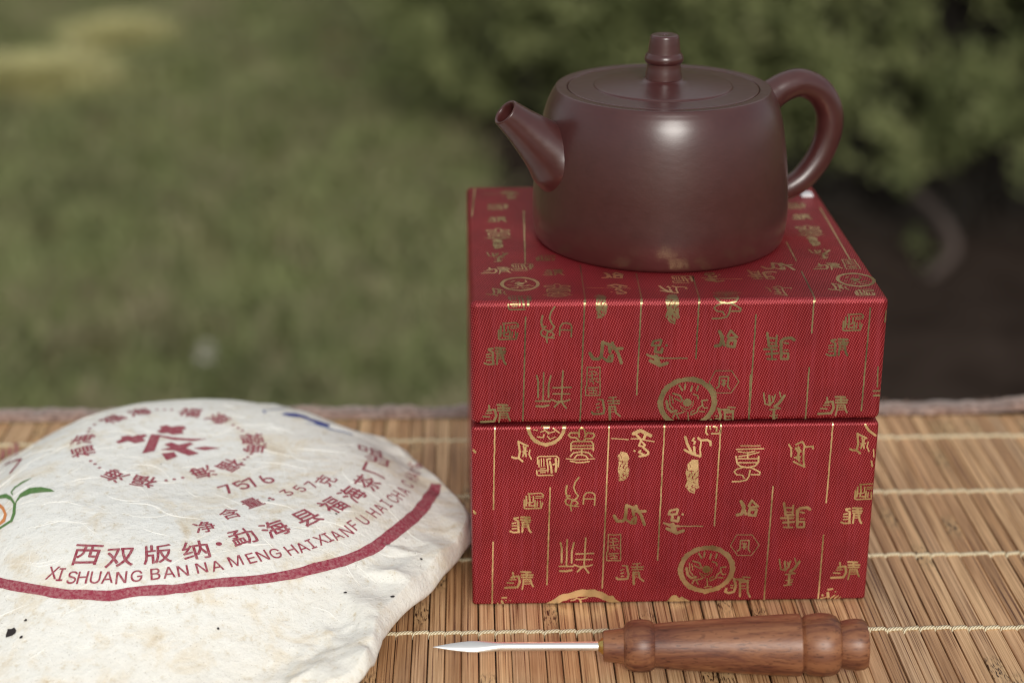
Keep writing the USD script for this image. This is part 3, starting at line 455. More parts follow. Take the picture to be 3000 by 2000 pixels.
BOX = json.loads(r'''{"G":{"feng":[[66,[[-108,363],[-59,-10],[-97,-244],[-243,-242],[-321,-198]]],[66,[[-97,-244],[29,-363]]],[62,[[-108,353],[203,189]]],[54,[[271,50],[243,-120],[321,-292]]],[58,[[57,202],[86,52],[39,-182]]],[58,[[135,158],[116,9],[146,-183]]],[43,[[19,-11],[184,8]]],[39,[[38,-118],[155,-98]]]],"seal_a":[[43,[[-336,70],[-338,305],[-279,347],[285,350],[364,274],[358,-47]]],[47,[[-364,-166],[-353,-317],[-295,-350],[175,-346]]],[39,[[-288,219],[-287,-38]]],[39,[[-211,261],[-209,-18]]],[39,[[-133,260],[-121,-19]]],[58,[[-25,237],[91,256]]],[58,[[-25,215],[-5,65],[7,-214]]],[70,[[73,150],[113,-44],[135,-259]]],[85,[[267,254],[288,39],[271,-218]]],[70,[[191,41],[269,61]]],[39,[[-238,-103],[-81,-95]]],[39,[[-296,-178],[-42,-171]]],[39,[[-237,-243],[-80,-235]]]],"shou_a":[[58,[[-50,300],[-72,448],[-343,452],[-401,368],[-342,293],[-147,269],[-48,151]]],[58,[[124,297],[219,444],[414,420],[454,335],[378,241],[164,233],[69,128]]],[54,[[-51,363],[-54,554],[22,627],[120,551],[142,403]]],[62,[[-316,-186],[-319,70],[-242,143],[341,135],[420,38],[424,-196]]],[47,[[-279,-16],[402,-14]]],[47,[[-278,-122],[384,-121]]],[54,[[34,-126],[37,-361]]],[58,[[-333,-399],[-237,-272],[35,-233],[270,-279],[389,-409]]],[54,[[-196,-465],[-119,-359],[37,-340],[174,-385],[254,-493]]],[43,[[-468,-482],[-195,-518],[176,-513],[468,-496]]],[50,[[-331,-570],[-115,-627],[138,-620],[294,-590]]]],"seal_b":[[50,[[-187,270],[245,285],[314,230],[305,121]]],[50,[[-314,43],[-313,-262],[-244,-285],[248,-271],[296,-75]]],[58,[[-245,173],[-254,-176]]],[58,[[-148,215],[-127,-3],[-146,-177]]],[47,[[-10,169],[-9,-27]]],[39,[[69,168],[285,176]]],[35,[[69,103],[246,105]]],[58,[[50,16],[41,-224]]],[47,[[129,-29],[110,-203]]],[43,[[227,-8],[228,-183]]],[47,[[-205,-67],[-28,-48]]],[58,[[-87,-178],[31,-180]]]],"ru":[[62,[[-448,310],[-485,94],[-444,-81],[-346,-61]]],[58,[[-60,607],[-175,436],[-222,242],[-150,45],[-60,-65],[-128,-173],[-265,-236]]],[54,[[-423,-146],[-501,-254],[-460,-364],[-321,-431],[-284,-301],[-265,-214],[-404,-147]]],[47,[[-265,-236],[-127,-260],[-66,-348],[-183,-434],[-302,-432],[-65,-457]]],[54,[[-322,-410],[-290,-607]]],[58,[[111,-372],[117,-89],[203,40],[321,60],[459,14],[501,-95],[487,-422]]],[50,[[118,-187],[463,-192]]]],"xi_a":[[117,[[13,355],[243,468],[579,273]]],[78,[[92,333],[252,150]]],[98,[[404,296],[349,149]]],[43,[[-703,195],[-449,170],[-157,145]]],[47,[[-60,171],[213,167],[703,59]]],[59,[[273,107],[200,-83],[337,-107],[414,-65],[293,64]]],[70,[[337,-128],[518,-301],[520,-387],[424,-439],[229,-468]]],[59,[[424,-439],[206,-318],[263,-255]]],[78,[[58,-263],[64,-269]]]],"blob_a":[["B",[[-88,542],[109,486],[191,292],[138,79],[201,-116],[168,-374],[35,-523],[-142,-542],[-158,-261],[-190,-132],[-155,61],[-201,384]]]],"blob_b":[["B",[[-34,633],[163,609],[181,394],[199,178],[195,-211],[241,-407],[107,-492],[92,-633],[-68,-576],[-191,-444],[-234,-357],[-181,-162],[-207,11],[-241,141],[-184,464]]]],"hao":[[90,[[-424,356],[-357,121],[-252,-94],[-167,-266]]],[78,[[-427,-113],[-167,-266],[91,-355]]],[78,[[-118,-10],[-89,-267]]],[66,[[-130,309],[-185,225],[-86,181],[-122,96]]],[78,[[7,307],[108,221],[302,240],[422,174],[427,46]]],[62,[[109,178],[81,-99],[110,-356]]]],"corner":[[59,[[-216,138],[-238,-52],[-176,-138]]],[59,[[-40,-108],[213,-111],[238,5]]],[51,[[-109,137],[-86,52]]],[51,[[8,135],[126,112],[112,-15]]]],"shou_b":[[43,[[-277,655],[369,646]]],[47,[[-408,528],[492,537]]],[51,[[-346,442],[-30,395],[202,456]]],[51,[[-31,416],[-20,180]]],[51,[[-318,270],[-26,309],[342,411]]],[63,[[-416,271],[-365,13],[-242,-96],[-4,-143],[249,-82],[341,46],[340,261]]],[47,[[-334,185],[314,175]]],[47,[[-327,45],[302,36]]],[55,[[-123,-120],[-375,-202],[-450,-287],[-366,-397],[-168,-421],[-104,-530]]],[55,[[94,-144],[276,-233],[418,-322],[403,-408],[127,-404]]],[59,[[80,-252],[51,-468],[-22,-597],[-256,-647],[-492,-655]]]],"feng_b":[[59,[[-407,362],[-321,232],[-304,-68]]],[59,[[38,462],[125,311],[98,119],[119,-246],[162,-462],[-214,-263]]],[67,[[128,269],[402,286],[407,201]]],[59,[[-171,358],[38,462]]],[78,[[-164,230],[-56,57],[-102,-157]]],[71,[[-88,272],[1,99]]],[67,[[-184,-113],[-8,-94]]],[71,[[-43,-158],[-28,-244]]]],"long_a":[[71,[[-208,244],[-80,264]]],[59,[[-208,211],[-80,143]]],[75,[[-80,143],[-60,-232]]],[51,[[-277,58],[-159,78]]],[55,[[-277,-30],[-139,-32]]],[51,[[-277,-140],[-139,-131]]],[67,[[-346,-238],[-237,-284],[-40,-276]]],[63,[[18,284],[314,269]]],[67,[[19,185],[334,169]]],[59,[[38,97],[315,93]]],[79,[[176,271],[196,95]]],[71,[[78,53],[59,-278]]],[59,[[78,9],[276,5]]],[48,[[98,-80],[256,-82]]],[71,[[236,28],[287,-193],[346,-282]]]],"long_b":[[59,[[-216,315],[-196,191]]],[71,[[-236,147],[-16,166]]],[59,[[-276,114],[-156,123]]],[40,[[-316,36],[-116,44]]],[51,[[-406,-76],[-195,-91]]],[75,[[-16,143],[25,-60],[-55,-251],[-476,-267]]],[71,[[64,333],[383,317]]],[67,[[84,220],[463,214]]],[63,[[84,130],[444,124]]],[79,[[243,319],[264,127]]],[59,[[144,50],[135,-153],[105,-333]]],[63,[[144,39],[384,35],[425,-135],[476,-226]]],[40,[[165,-40],[365,-44]]],[36,[[175,-131],[365,-123]]]],"xin":[[59,[[-550,496],[-498,273],[-502,-263]]],[59,[[-323,604],[-341,-378]]],[59,[[-93,489],[-158,178],[-163,-269]]],[59,[[-580,-396],[-101,-404]]],[67,[[-558,-576],[-338,-591],[-159,-549]]],[63,[[302,660],[281,82],[269,-410]]],[55,[[-17,65],[580,77]]],[51,[[-14,-148],[534,-157]]],[55,[[-72,-348],[119,-430],[249,-410]]],[51,[[259,-410],[399,-412],[538,-359]]],[59,[[249,-410],[140,-498],[42,-609]]],[67,[[259,-410],[341,-546],[423,-660]]]],"bits_a":[[59,[[-58,115],[82,124]]],[79,[[-78,-9],[-28,-124]]],[40,[[62,11],[66,6]]],[40,[[213,8],[219,4]]],[36,[[-219,-75],[-209,-121]]]],"wen_a":[[104,[[-521,-19],[-413,-216],[-230,-218],[-153,-135],[-110,368]]],[99,[[-84,340],[179,253],[203,336]]],[115,[[205,281],[394,-29],[507,-368]]],[94,[[208,141],[521,137]]],[94,[[101,226],[132,2]]],[94,[[212,-83],[109,-138],[60,-306],[191,-308],[213,-140]]],[89,[[-126,-164],[60,-306]]]],"seal_c":[[41,[[-198,499],[12,468],[222,494],[240,-499],[-235,-493],[-240,-180],[-201,-152],[-198,499]]],[36,[[-117,329],[14,355],[120,298]]],[41,[[-37,300],[-21,101]]],[36,[[-141,216],[-35,186]]],[36,[[17,214],[147,241]]],[36,[[-139,74],[150,99]]],[36,[[-111,-11],[-6,16],[22,-98]]],[36,[[73,15],[179,-43]]],[41,[[-160,-238],[156,-227]]],[36,[[-132,-323],[-1,-296],[132,-355]]],[36,[[-105,-409],[133,-426]]],[36,[[-2,-211],[28,-439]]]],"xi_b":[[89,[[-229,449],[-462,396],[-510,257],[-249,254],[-202,421]]],[89,[[-39,251],[-31,245]]],[89,[[-377,171],[-399,31],[-188,1],[-167,141]]],[47,[[-658,-64],[-130,-197],[159,-200],[658,-206]]],[78,[[-658,-64],[-445,-165],[-130,-197]]],[120,[[-547,-276],[-227,-449],[7,-367]]],[156,[[-368,-137],[-281,-392]]]],"wen_b":[[125,[[-237,256],[-124,60],[-191,-219],[-347,-245]]],[94,[[-179,116],[-60,-220]]],[94,[[128,280],[32,86]]],[89,[[128,280],[347,55]]],[78,[[60,30],[295,55]]],[94,[[64,-54],[300,-57],[271,-280],[46,-249],[64,-54]]]],"hexagon":[[29,[[-294,394],[233,388],[489,2],[242,-394],[-235,-388],[-489,-15],[-294,394]]],[52,[[-242,-217],[-165,-161],[-153,180],[137,177],[126,-165],[196,-251]]],[68,[[-69,66],[38,36]]],[68,[[-16,65],[-8,-134]]],[57,[[-76,-77],[55,-64]]]],"long_c":[[40,[[-273,313],[-113,310]]],[72,[[-113,288],[-55,-28],[-81,-186],[-422,-203],[-464,-134]]],[44,[[-329,134],[-230,177]]],[52,[[-307,21],[-227,42]]],[48,[[-304,-92],[-224,-82]]],[40,[[85,375],[325,393]]],[48,[[48,263],[429,257]]],[48,[[71,161],[431,166]]],[48,[[226,372],[231,170]]],[80,[[113,59],[135,-393]]],[68,[[114,48],[294,56],[330,-170],[464,-285]]],[36,[[156,-32],[276,-34]]],[36,[[158,-122],[279,-124]]]],"medallion":[["R",[[0,0],[976,903],[797,739]]],[92,[[-689,61],[-640,-188],[-514,-326],[-355,-283]]],[40,[[-596,262],[-564,-76],[-458,-213]]],[36,[[-514,216],[-466,-10]]],[48,[[-466,-530],[-411,-395],[-231,-376],[-112,-332]]],[48,[[-351,-396],[-263,-579]]],[48,[[30,-357],[62,-653],[-37,-685]]],[40,[[62,-653],[204,-666]]],[48,[[174,-428],[332,-340],[366,-205],[502,-94],[476,64],[655,84]]],[44,[[503,-117],[568,-208],[667,-187]]],[40,[[135,-450],[130,-336],[248,-271]]],[40,[[411,-318],[573,-333]]],[60,[[-289,616],[-182,435]]],[60,[[-90,657],[-103,478]]],[60,[[133,586],[100,408]]],[60,[[333,583],[300,427]]],[60,[[-478,327],[-255,256],[-168,75]]],[48,[[-411,146],[-206,30]]],[48,[[185,294],[327,247],[352,134]]],[279,[[-8,5],[0,0]]],[28,[[-179,-150],[-76,-220],[45,-222],[181,-111],[194,69]]],[24,[[-241,-104],[-154,-264],[-32,-311]]]],"zeng":[[56,[[-191,349],[-88,302],[194,309]]],[80,[[-394,-56],[-430,-169],[-306,-228],[-126,-174],[-77,75],[-148,303]]],[44,[[-259,78],[-178,66]]],[44,[[-244,-24],[-174,-25]]],[72,[[58,209],[84,-360]]],[68,[[59,186],[330,205],[340,-205],[430,-389]]],[40,[[85,50],[247,47]]],[36,[[91,-64],[252,-55]]],[52,[[15,255],[358,261]]],[52,[[150,389],[393,362]]]],"wen_c":[[79,[[-408,457],[-332,9],[-69,6]]],[73,[[-89,370],[-96,7]]],[63,[[-321,289],[-110,273]]],[52,[[-299,121],[-115,119]]],[79,[[-484,-101],[-63,-106]]],[73,[[-396,-271],[-29,-247]]],[68,[[-361,-440],[-71,-457]]],[68,[[-250,-48],[-203,-442]]],[100,[[94,-333],[53,173],[153,256],[388,281],[484,210]]],[63,[[161,116],[294,86]]],[52,[[175,-137],[307,-138]]],[79,[[76,-248],[313,-251],[324,-448],[87,-445],[76,-248]]]],"wen_d":[[60,[[-345,487],[-284,103],[-120,55],[-8,211],[41,413]]],[72,[[-159,394],[-120,55]]],[100,[[345,385],[179,118],[44,7]]],[60,[[-57,369],[-5,166]]],[52,[[176,523],[227,342]]],[52,[[-111,-104],[230,-64]]],[56,[[44,7],[230,-64]]],[80,[[30,-106],[32,-492]]],[40,[[-98,-330],[163,-301]]],[52,[[-128,-523],[113,-493]]],[48,[[-10,-468],[147,-380]]]],"splash":[[68,[[-102,162],[39,183]]],[100,[[-114,37],[-83,-123]]],[48,[[-344,-183],[-104,-123]]],[40,[[2,-182],[136,-58]]],[44,[[143,-173],[259,-83]]],[80,[[-291,-51],[-285,-56]]],[52,[[147,78],[151,74]]],[40,[[286,-175],[344,-131]]]],"half_ring":[["R",[[0,0],[650,697],[534,572]]],[47,[[-192,-198],[-38,-137],[99,-223],[273,-183]]],[47,[[-288,-366],[-94,-390],[-75,-284]]],[39,[[41,-349],[120,-456],[294,-374]]],[47,[[233,-77],[428,-228]]],[47,[[-77,-94],[80,-265]]],[39,[[-425,-110],[-289,-133]]],[39,[[-155,-8],[-136,118],[-2,242]]],[47,[[77,73],[230,197],[190,366]]],[47,[[-291,204],[-157,349]]],[233,[[0,32],[8,27]]]],"corner_ring":[[86,[[-185,189],[-54,-4],[185,-189]]]],"big_ring":[["R",[[0,0],[1915,2053],[1683,1804]]],[51,[[-458,1658],[-337,1679],[-278,1746],[-136,1698],[104,1763]]],[59,[[-157,1699],[-114,1561]]]],"edge_bits":[[78,[[-25,1160],[37,1085]]],[78,[[-37,-1072],[22,-1160]]]],"edge_bits_b":[[47,[[4,312],[34,32]]],[59,[[-34,-117],[10,-312]]]],"bottom_blob":[["B",[[-395,-99],[-240,104],[-100,135],[26,8],[104,75],[229,-18],[394,-113],[395,-135],[-394,-122]]]],"dash":[[60,[[-150,0],[150,0]]]],"dash2":[[70,[[-140,0],[140,0]]]],"tick":[[50,[[10,200],[-10,-200]]]]},"B":[["feng",1664,5747],["seal_a",2527,5211],["shou_a",3613,5942],["seal_b",2070,3926],["ru",3624,4159],["xi_a",5341,5979],["blob_a",5048,5159],["blob_b",7369,4746],["hao",7496,5838],["corner",7985,6407],["shou_b",9205,5194],["feng_b",10939,5508],["long_a",1632,3047],["long_b",1592,932],["xin",3532,1854],["bits_a",1074,166],["long_c",5370,1131],["medallion",7974,1257],["zeng",9081,558],["wen_d",10796,1117],["splash",12300,246],["half_ring",2473,6627],["corner_ring",13221,6349],["big_ring",3826,-1520],["edge_bits",93,4652],["edge_bits_b",13370,5347],["bottom_blob",7058,158],["feng",12906,5879],["long_a",12815,3214],["long_b",12747,1126],["seal_b",13190,4104],["wen_a",5301,3351],["seal_c",4792,2143],["xi_b",7122,3103],["wen_b",9273,3550],["hexagon",9240,2160],["wen_c",10898,3261]],"L":[["seal_b",1224,9991],["long_a",794,9132],["ru",2766,10195],["xin",2696,7937],["long_b",802,7090],["wen_a",4389,9215],["seal_c",3981,8219],["long_c",4428,7258],["xi_b",6380,9192],["wen_b",8288,9645],["hexagon",8275,8143],["medallion",7099,7424],["zeng",8290,6862],["wen_c",10013,9373],["wen_d",9943,7244],["long_a",11925,9309],["long_b",11915,7232],["seal_b",12379,10169],["blob_b",6510,10801],["blob_a",4207,10936],["seal_a",1584,11074],["shou_b",8293,11002],["dash",13366,7759],["dash2",13383,7596],["tick",13426,10366]],"T":[["feng",859,923],["shou_a",2835,1050],["half_ring",1655,1689],["long_b",899,3073],["seal_a",1795,3406],["xi_a",4541,1074],["hao",6641,1011],["shou_b",8352,619],["feng_b",10086,757],["wen_b",4773,2468],["long_a",2806,2818],["xi_b",8375,2181],["wen_d",986,4534],["blob_a",1035,5977],["shou_a",1052,7169],["long_a",1066,8873],["seal_a",1148,10464],["xi_a",1332,12023],["seal_b",2641,4360],["seal_a",7075,1998],["wen_c",9779,2407],["wen_a",10421,3228],["half_ring",12784,1776],["feng",12032,1073],["seal_b",12817,526],["long_b",12096,3178],["seal_c",12946,3395],["wen_d",12178,4533],["blob_a",12183,5949],["shou_a",12228,7197],["long_a",12261,8872],["seal_a",12318,10281]],"lb":[[782,6670,721,3614],[2618,4423,2538,743],[4547,6673,4427,575],[6375,6648,6293,1627],[8242,6644,8174,2888],[11956,6595,11917,3696],[10084,4357,10000,24],[11902,2519,11875,60],[711,2430,670,37]],"ll":[[1780,10482,1700,6834],[3667,11024,3582,6765],[5492,11032,5417,7703],[7347,10984,7319,8956],[9135,8397,9148,6764],[9209,10482,9154,6763],[11060,10944,11052,9795],[11044,8628,11033,6738],[12906,10676,12868,7047],[13301,8629,13335,7889]],"lt":[[2098,9946,1910,3726],[3766,3589,3688,212],[327,13151,165,9328],[5578,2668,5511,242],[7437,2343,7366,186],[13185,10008,13031,3801],[11201,5891,11168,3775],[11145,2726,11089,135]]}''')
def stroke_shapes(name, seed=0):
    """the mark's outline in metres, centred; edges a little ragged like worn foil"""
    out = []; rg = np.random.default_rng(len(name)*7+seed)
    for kind, P in BOX['G'][name]:
        P = np.array(P)*1e-5
        if kind == 'R':
            (cx, cy), (a, b), (c, d) = P
            t = np.linspace(0, 2*math.pi, 90, endpoint=False); jit = 1+0.022*(meshkit.noise(np.stack([np.cos(t)*4, np.sin(t)*4, 0*t+1], -1), 3)-0.5)*2+0.012*rg.normal(size=90)
            o = Polygon(np.c_[cx+a*np.cos(t)*jit, cy+b*np.sin(t)*jit]); i = Polygon(np.c_[cx+c*np.cos(t), cy+d*np.sin(t)*(1+0.01*rg.normal(size=90))])
            out.append(o.buffer(0).difference(i.buffer(0)))
        elif kind == 'B':
            o = Polygon(P).buffer(0)
            x0, y0, x1, y1 = o.bounds; holes = []
            for k in range(34 if y1-y0 > 0.003 else 3):
                q = np.array([rg.uniform(x0, x1), rg.uniform(y0, y1)]); e = q+rg.normal(0, 0.0009, 2); holes.append(LineString([q, (q+e)/2+rg.normal(0, 0.0002, 2), e]).buffer(rg.uniform(0.00007, 0.00017)))
            out.append(o.difference(unary_union(holes)))
        else:
            w = kind*1e-5*0.5
            Q = [P[0]]
            for a, b in zip(P[:-1], P[1:]):
                m = max(1, int(np.hypot(*(b-a))/0.0011))
                for t in range(1, m+1): Q.append(a+(b-a)*t/m+(rg.normal(0, 0.000035, 2) if t < m else 0))
            out.append(LineString(Q).buffer(w*rg.uniform(0.88, 1.1), quad_segs=2))
    return unary_union(out).buffer(0).simplify(0.00002)
SHAPES = {}
def shape_of(name):
    if name not in SHAPES: SHAPES[name] = stroke_shapes(name)
    return SHAPES[name]
LIFT = 0.00005
def lay(poly, front_top, r, part, name, zoff=0.0, y_back=None):
    """lays a flat mark (u to the right, s up the front and on over the rounded edge) onto base or lid"""
    s1 = front_top-r; arc = r*math.pi/2
    cuts = [-1, s1]+[s1+arc*k/5 for k in range(1, 6)]+[2]
    V, F, n = [], [], 0
    x0, y0, x1, y1 = poly.bounds
    for a, b in zip(cuts[:-1], cuts[1:]):
        if b < y0 or a > y1: continue
        v, f = fill(poly.intersection(sbox(-1, a, 1, b)))
        if not len(v): continue
        s = v[:, 1]; ang = np.clip((s-s1)/r, 0, math.pi/2)
        yb = r-(r+LIFT)*np.cos(ang)+np.maximum(0, s-s1-arc); zb = np.minimum(s, s1)+(r+LIFT)*np.sin(ang)
        V.append(np.c_[v[:, 0], yb, zb]); F.append(f+n); n += len(v)
    if not V: return
    m = tm(np.vstack(V), np.vstack(F))
    nrm = m.face_normals; bad = (nrm[:, 1] > nrm[:, 2]*0+0.2) | (nrm[:, 2] < -0.2)
    if bad.mean() > 0.5: m.invert()
    obj(name, m, 'gold_foil' if front_top < 0.08 or y0 > BH else 'dim_reflection_foil', part)
from shapely import affinity
def put_mark(g_, u, s, part, front_top, r, clip, scale=1.0):
    p = affinity.translate(shape_of(g_), u, s).intersection(clip)
    if p.is_empty or p.area < 2e-8: return
    nm = 'gold_medallion' if 'ring' in g_ or g_ == 'medallion' else 'gold_seal' if g_.startswith(('seal', 'hexagon')) else 'gold_character'
    lay(p, front_top, r, part, nm)
def gold_line(u0, s0, u1, s1, part, front_top, r, clip, w=0.00050):
    rg = np.random.default_rng(int(abs(u0)*1e7) % 9999)
    m = 22; t = np.linspace(0, 1, m)
    L = np.c_[u0+(u1-u0)*t+rg.normal(0, 0.00003, m), s0+(s1-s0)*t]
    p = LineString(L).buffer(w/2, cap_style='flat').intersection(clip)
    if not p.is_empty: lay(p, front_top, r, part, 'gold_line')
clipb = sbox(0.0004, 0.0004, BW-0.0005, SPLIT+0.0006)
for n_, x, y in BOX['B']: put_mark(n_, x*1e-5, y*1e-5, base, SPLIT, 0.0011, clipb)
for a in BOX['lb']:
    a = [q*1e-5 for q in a]
    if a[1] > SPLIT-0.0012: a[1] = SPLIT+0.0006
    gold_line(*a, base, SPLIT, 0.0011, clipb)
clipl = sbox(0.0005, SPLIT+GAP+0.0006, BW-0.0006, 0.30)
for n_, x, y in BOX['L']: put_mark(n_, x*1e-5, y*1e-5, lid, BH, RB, clipl)
for a in BOX['ll']: gold_line(*[q*1e-5 for q in a], lid, BH, RB, clipl)
S0 = BH-RB+RB*math.pi/2-RB      # a distance y behind the front face lies at s = S0 + y
skip_top = sbox(-1, 0, 1, 1)
for n_, x, y in BOX['T']:
    if n_ == 'shou_b' or (n_ in ('seal_a', 'seal_b') and y < 300): continue
    put_mark(n_, x*1e-5, S0+y*1e-5, lid, BH, RB, sbox(0.0006, BH-0.03, BW-0.0006, S0+BD-0.002))
for a in BOX['lt']:
    u0, v0, u1, v1 = [q*1e-5 for q in a]
    if v1 < 0.0026: v1 = -0.0004
    gold_line(u0, S0+v0, u1, S0+v1, lid, BH, RB, sbox(0.0006, BH-0.004, BW-0.0006, S0+BD-0.002))

# ================= the teapot =================
PX, PY = 0.0522, 0.6111
pot = thing('teapot', 'purple-brown clay teapot with round lid, standing on the red box', 'teapot', (PX, PY, BH+0.0002), 0)
AZ = math.radians(22)
dsp = np.array([-math.cos(AZ), -math.sin(AZ), 0]); dha = np.array([math.cos(math.radians(19)), math.sin(math.radians(19)), 0])
prof = [(0.0, 0.0006), (0.039, 0.0006), (0.0420, 0.0001), (0.0429, 0.0003), (0.0437, 0.0012), (0.0443, 0.0035), (0.0448, 0.007), (0.0450, 0.012), (0.0447, 0.018), (0.0441, 0.0264), (0.0431, 0.0345), (0.0418, 0.0420), (0.0404, 0.0472), (0.0390, 0.0505), (0.0380, 0.0523), (0.0374, 0.05335), (0.0370, 0.0536), (0.0366, 0.05365), (0.0345, 0.0536), (0.0335, 0.0535), (0.0332, 0.0532), (0.0332, 0.0505)]
P_ = np.array(prof); mid = catmull(P_[3:15], 5)
obj('body', lathe(np.vstack([P_[:3], mid, P_[15:]]), 192), 'purple_clay', pot, smooth=38)
ld = obj('lid', lathe([(0, 0.0515), (0.03305, 0.0515), (0.03305, 0.0532), (0.0329, 0.0534), (0.0325, 0.05355), (0.0245, 0.0539), (0.0241, 0.05393), (0.0239, 0.05425), (0.0236, 0.0544), (0.0228, 0.0545), (0.016, 0.0553), (0.010, 0.0557), (0.0078, 0.0559), (0.0071, 0.0563), (0.0066, 0.0566), (0, 0.0567)], 160), 'purple_clay', pot, smooth=38)
kp = catmull([(0.0064, 0.0565), (0.0062, 0.0585), (0.0059, 0.0605), (0.0058, 0.0618)], 4)
kb = [(0.0061, 0.0620), (0.0066, 0.0626), (0.0068, 0.0634), (0.0066, 0.0643), (0.0062, 0.0650), (0.0057, 0.0654)]
kt = [(0.0056, 0.0660), (0.0053, 0.0685), (0.0050, 0.0707), (0.0048, 0.0713), (0.0044, 0.0716), (0.0036, 0.0717), (0.0012, 0.0716), (0.0008, 0.0714), (0.0006, 0.0706), (0, 0.0704)]
obj('knob', lathe(np.vstack([kp, kb, kt]), 96), 'purple_clay', ld, smooth=40)
def plane_pts(d, L): return np.array([[d[0]*s_, d[1]*s_, h_] for s_, h_ in L])
sp_ = catmull(plane_pts(dsp, [(0.0340, 0.0270), (0.0388, 0.0315), (0.0432, 0.0358), (0.0483, 0.0404), (0.0534, 0.0450), (0.0586, 0.0496)]), 8)
rs_ = np.interp(np.linspace(0, 5, len(sp_)), [0, 0.7, 1.2, 1.8, 2.4, 3, 4, 5], [0.0118, 0.0116, 0.0113, 0.0100, 0.0089, 0.0078, 0.0062, 0.0050])
def spout_tube():
    T = np.gradient(sp_, axis=0); T /= np.linalg.norm(T, axis=1, keepdims=True)
    side = np.cross(dsp, [0, 0, 1.0]); sides = 48; t = np.arange(sides)*2*math.pi/sides
    rings = []
    for c, tt, r in zip(sp_, T, rs_):
        nn_ = np.cross(side, tt); wide = 1.0+0.10*min(1, max(0, (r-0.007)/0.006))
        rings.append(c+r*wide*np.cos(t)[:, None]*side+r*np.sin(t)[:, None]*nn_)
    e, tt = sp_[-1], T[-1]; nn_ = np.cross(side, tt)
    for (rr, back) in ((0.0049, -0.0003), (0.0046, -0.0005), (0.0041, -0.0004), (0.0038, -0.0001), (0.0037, 0.001), (0.0037, 0.012), (0.0036, 0.02)):
        rings.append(e-tt*back+rr*np.cos(t)[:, None]*side+rr*np.sin(t)[:, None]*nn_)
    v = np.vstack(rings); m = tm(v, grid_faces(len(rings), sides, True))
    # close the inner end
    k = len(v); m = tm(np.vstack([v, rings[-1].mean(0)]), np.vstack([m.faces, [[k-sides+j, k-sides+(j+1) % sides, k] for j in range(sides)]]))
    m.fix_normals(); return m
obj('spout', spout_tube(), 'purple_clay', pot, smooth=45)
hp_ = catmull(plane_pts(dha, [(0.0365, 0.0435), (0.0425, 0.0478), (0.0479, 0.0503), (0.0536, 0.0509), (0.0604, 0.0477), (0.0645, 0.0420), (0.0658, 0.0361), (0.0650, 0.0295), (0.0621, 0.0227), (0.0569, 0.0163), (0.0517, 0.0130), (0.0475, 0.0117), (0.0425, 0.0110)]), 8)
hr_ = np.interp(np.linspace(0, 1, len(hp_)), [0, 0.10, 0.25, 0.5, 0.75, 0.92, 1.0], [0.0064, 0.0053, 0.0050, 0.0050, 0.0045, 0.0039, 0.0050])
obj('handle', tube(hp_, hr_, 40, ref=np.cross(dha, [0, 0, 1.0])), 'purple_clay', pot, smooth=True)

# ================= the wrapped tea cake =================
# ---- the wrapped tea cake's upper surface: height above the mat at plan position x, y (metres)
from scipy.interpolate import LinearNDInterpolator
CAKE_C = (-0.126, 0.572)
_rg = np.random.default_rng(77)
_pt = _rg.uniform(-0.14, 0.14, (1500, 2))
_facets = LinearNDInterpolator(_pt, _rg.normal(size=1500), fill_value=0.0)      # crumpled paper: flat facets meeting in creases
_pt2 = np.c_[_rg.uniform(-0.4, 0.4, 1400), _rg.uniform(-0.2, 1.2, 1400)]
_side = LinearNDInterpolator(_pt2, _rg.normal(size=1400), fill_value=0.0)
def cake_radius(th):
    r = 0.1045 + 0.0010*np.sin(3*th+0.6) + 0.0012*np.sin(5*th+2.0) + 0.0007*np.sin(9*th+1.0)
    r = r + 0.0130*np.exp(-((np.angle(np.exp(1j*(th+0.86))))/0.17)**2) + 0.004*np.exp(-((np.angle(np.exp(1j*(th-0.05))))/0.25)**2)
    r = r + 0.012*np.clip((1.25-np.abs(np.angle(np.exp(1j*(th+1.95)))))/0.5, 0, 1)
    return r
def cake_height(x, y):
    x, y = np.asarray(x, float), np.asarray(y, float)
    X, Y = x+0.1107, y-0.5803
    r = np.hypot(X, Y); rc = np.minimum(r, 0.078)
    s = 0.0318 + 1.0608*rc**2 - 398.83*rc**4 - 0.50*(r-rc) - 0.0715*X + 0.0244*Y
    s = s - 3.7*np.maximum(0, -X-0.035)**2 - 2.2*np.maximum(0, X+0.8*Y-0.07)**2
    u, v = x-CAKE_C[0], y-CAKE_C[1]
    rho, th = np.hypot(u, v), np.arctan2(v, u)
    q = rho/cake_radius(th)
    d = np.angle(np.exp(1j*(th-0.05)))
    fl = 0.003+0.0125*np.clip((1.25-np.abs(d))/0.55, 0, 1)     # the edge stays thick on the side towards the box
    k = 0.004
    h = np.clip(0.5+0.5*(s-fl)/k, 0, 1); s = fl*(1-h)+s*h+k*h*(1-h)
    e = 0.0150 + 0.036*np.sqrt(np.clip(1-q**2, 0, None))
    h = np.clip(0.5+0.5*(e-s)/k, 0, 1)
    z = e*(1-h)+s*h-k*h*(1-h)
    P = np.stack([x*45, y*45, 0*x], -1)
    z = z + 0.0010*(meshkit.fbm(P, 3, 5)-0.5)*(0.3+0.7*np.clip((q-0.35)/0.4, 0, 1))
    rim = np.clip((q-0.80)/0.14, 0, 1)
    sec = 1+1.0*np.exp(-((np.angle(np.exp(1j*(th+0.8))))/0.5)**2)
    z = z + _facets(u, v)*(0.00010+0.00062*rim*sec)
    ridge = 1-np.abs(2*meshkit.noise(np.stack([np.cos(th)*5.5, np.sin(th)*5.5, q*1.3], -1), 9)-1)
    z = z + 0.0026*sec*(ridge**4-0.25)*np.clip((q-0.84)/0.13, 0, 1)*np.clip((1.02-q)/0.10, 0.25, 1)
    return np.maximum(z, 0.0025)

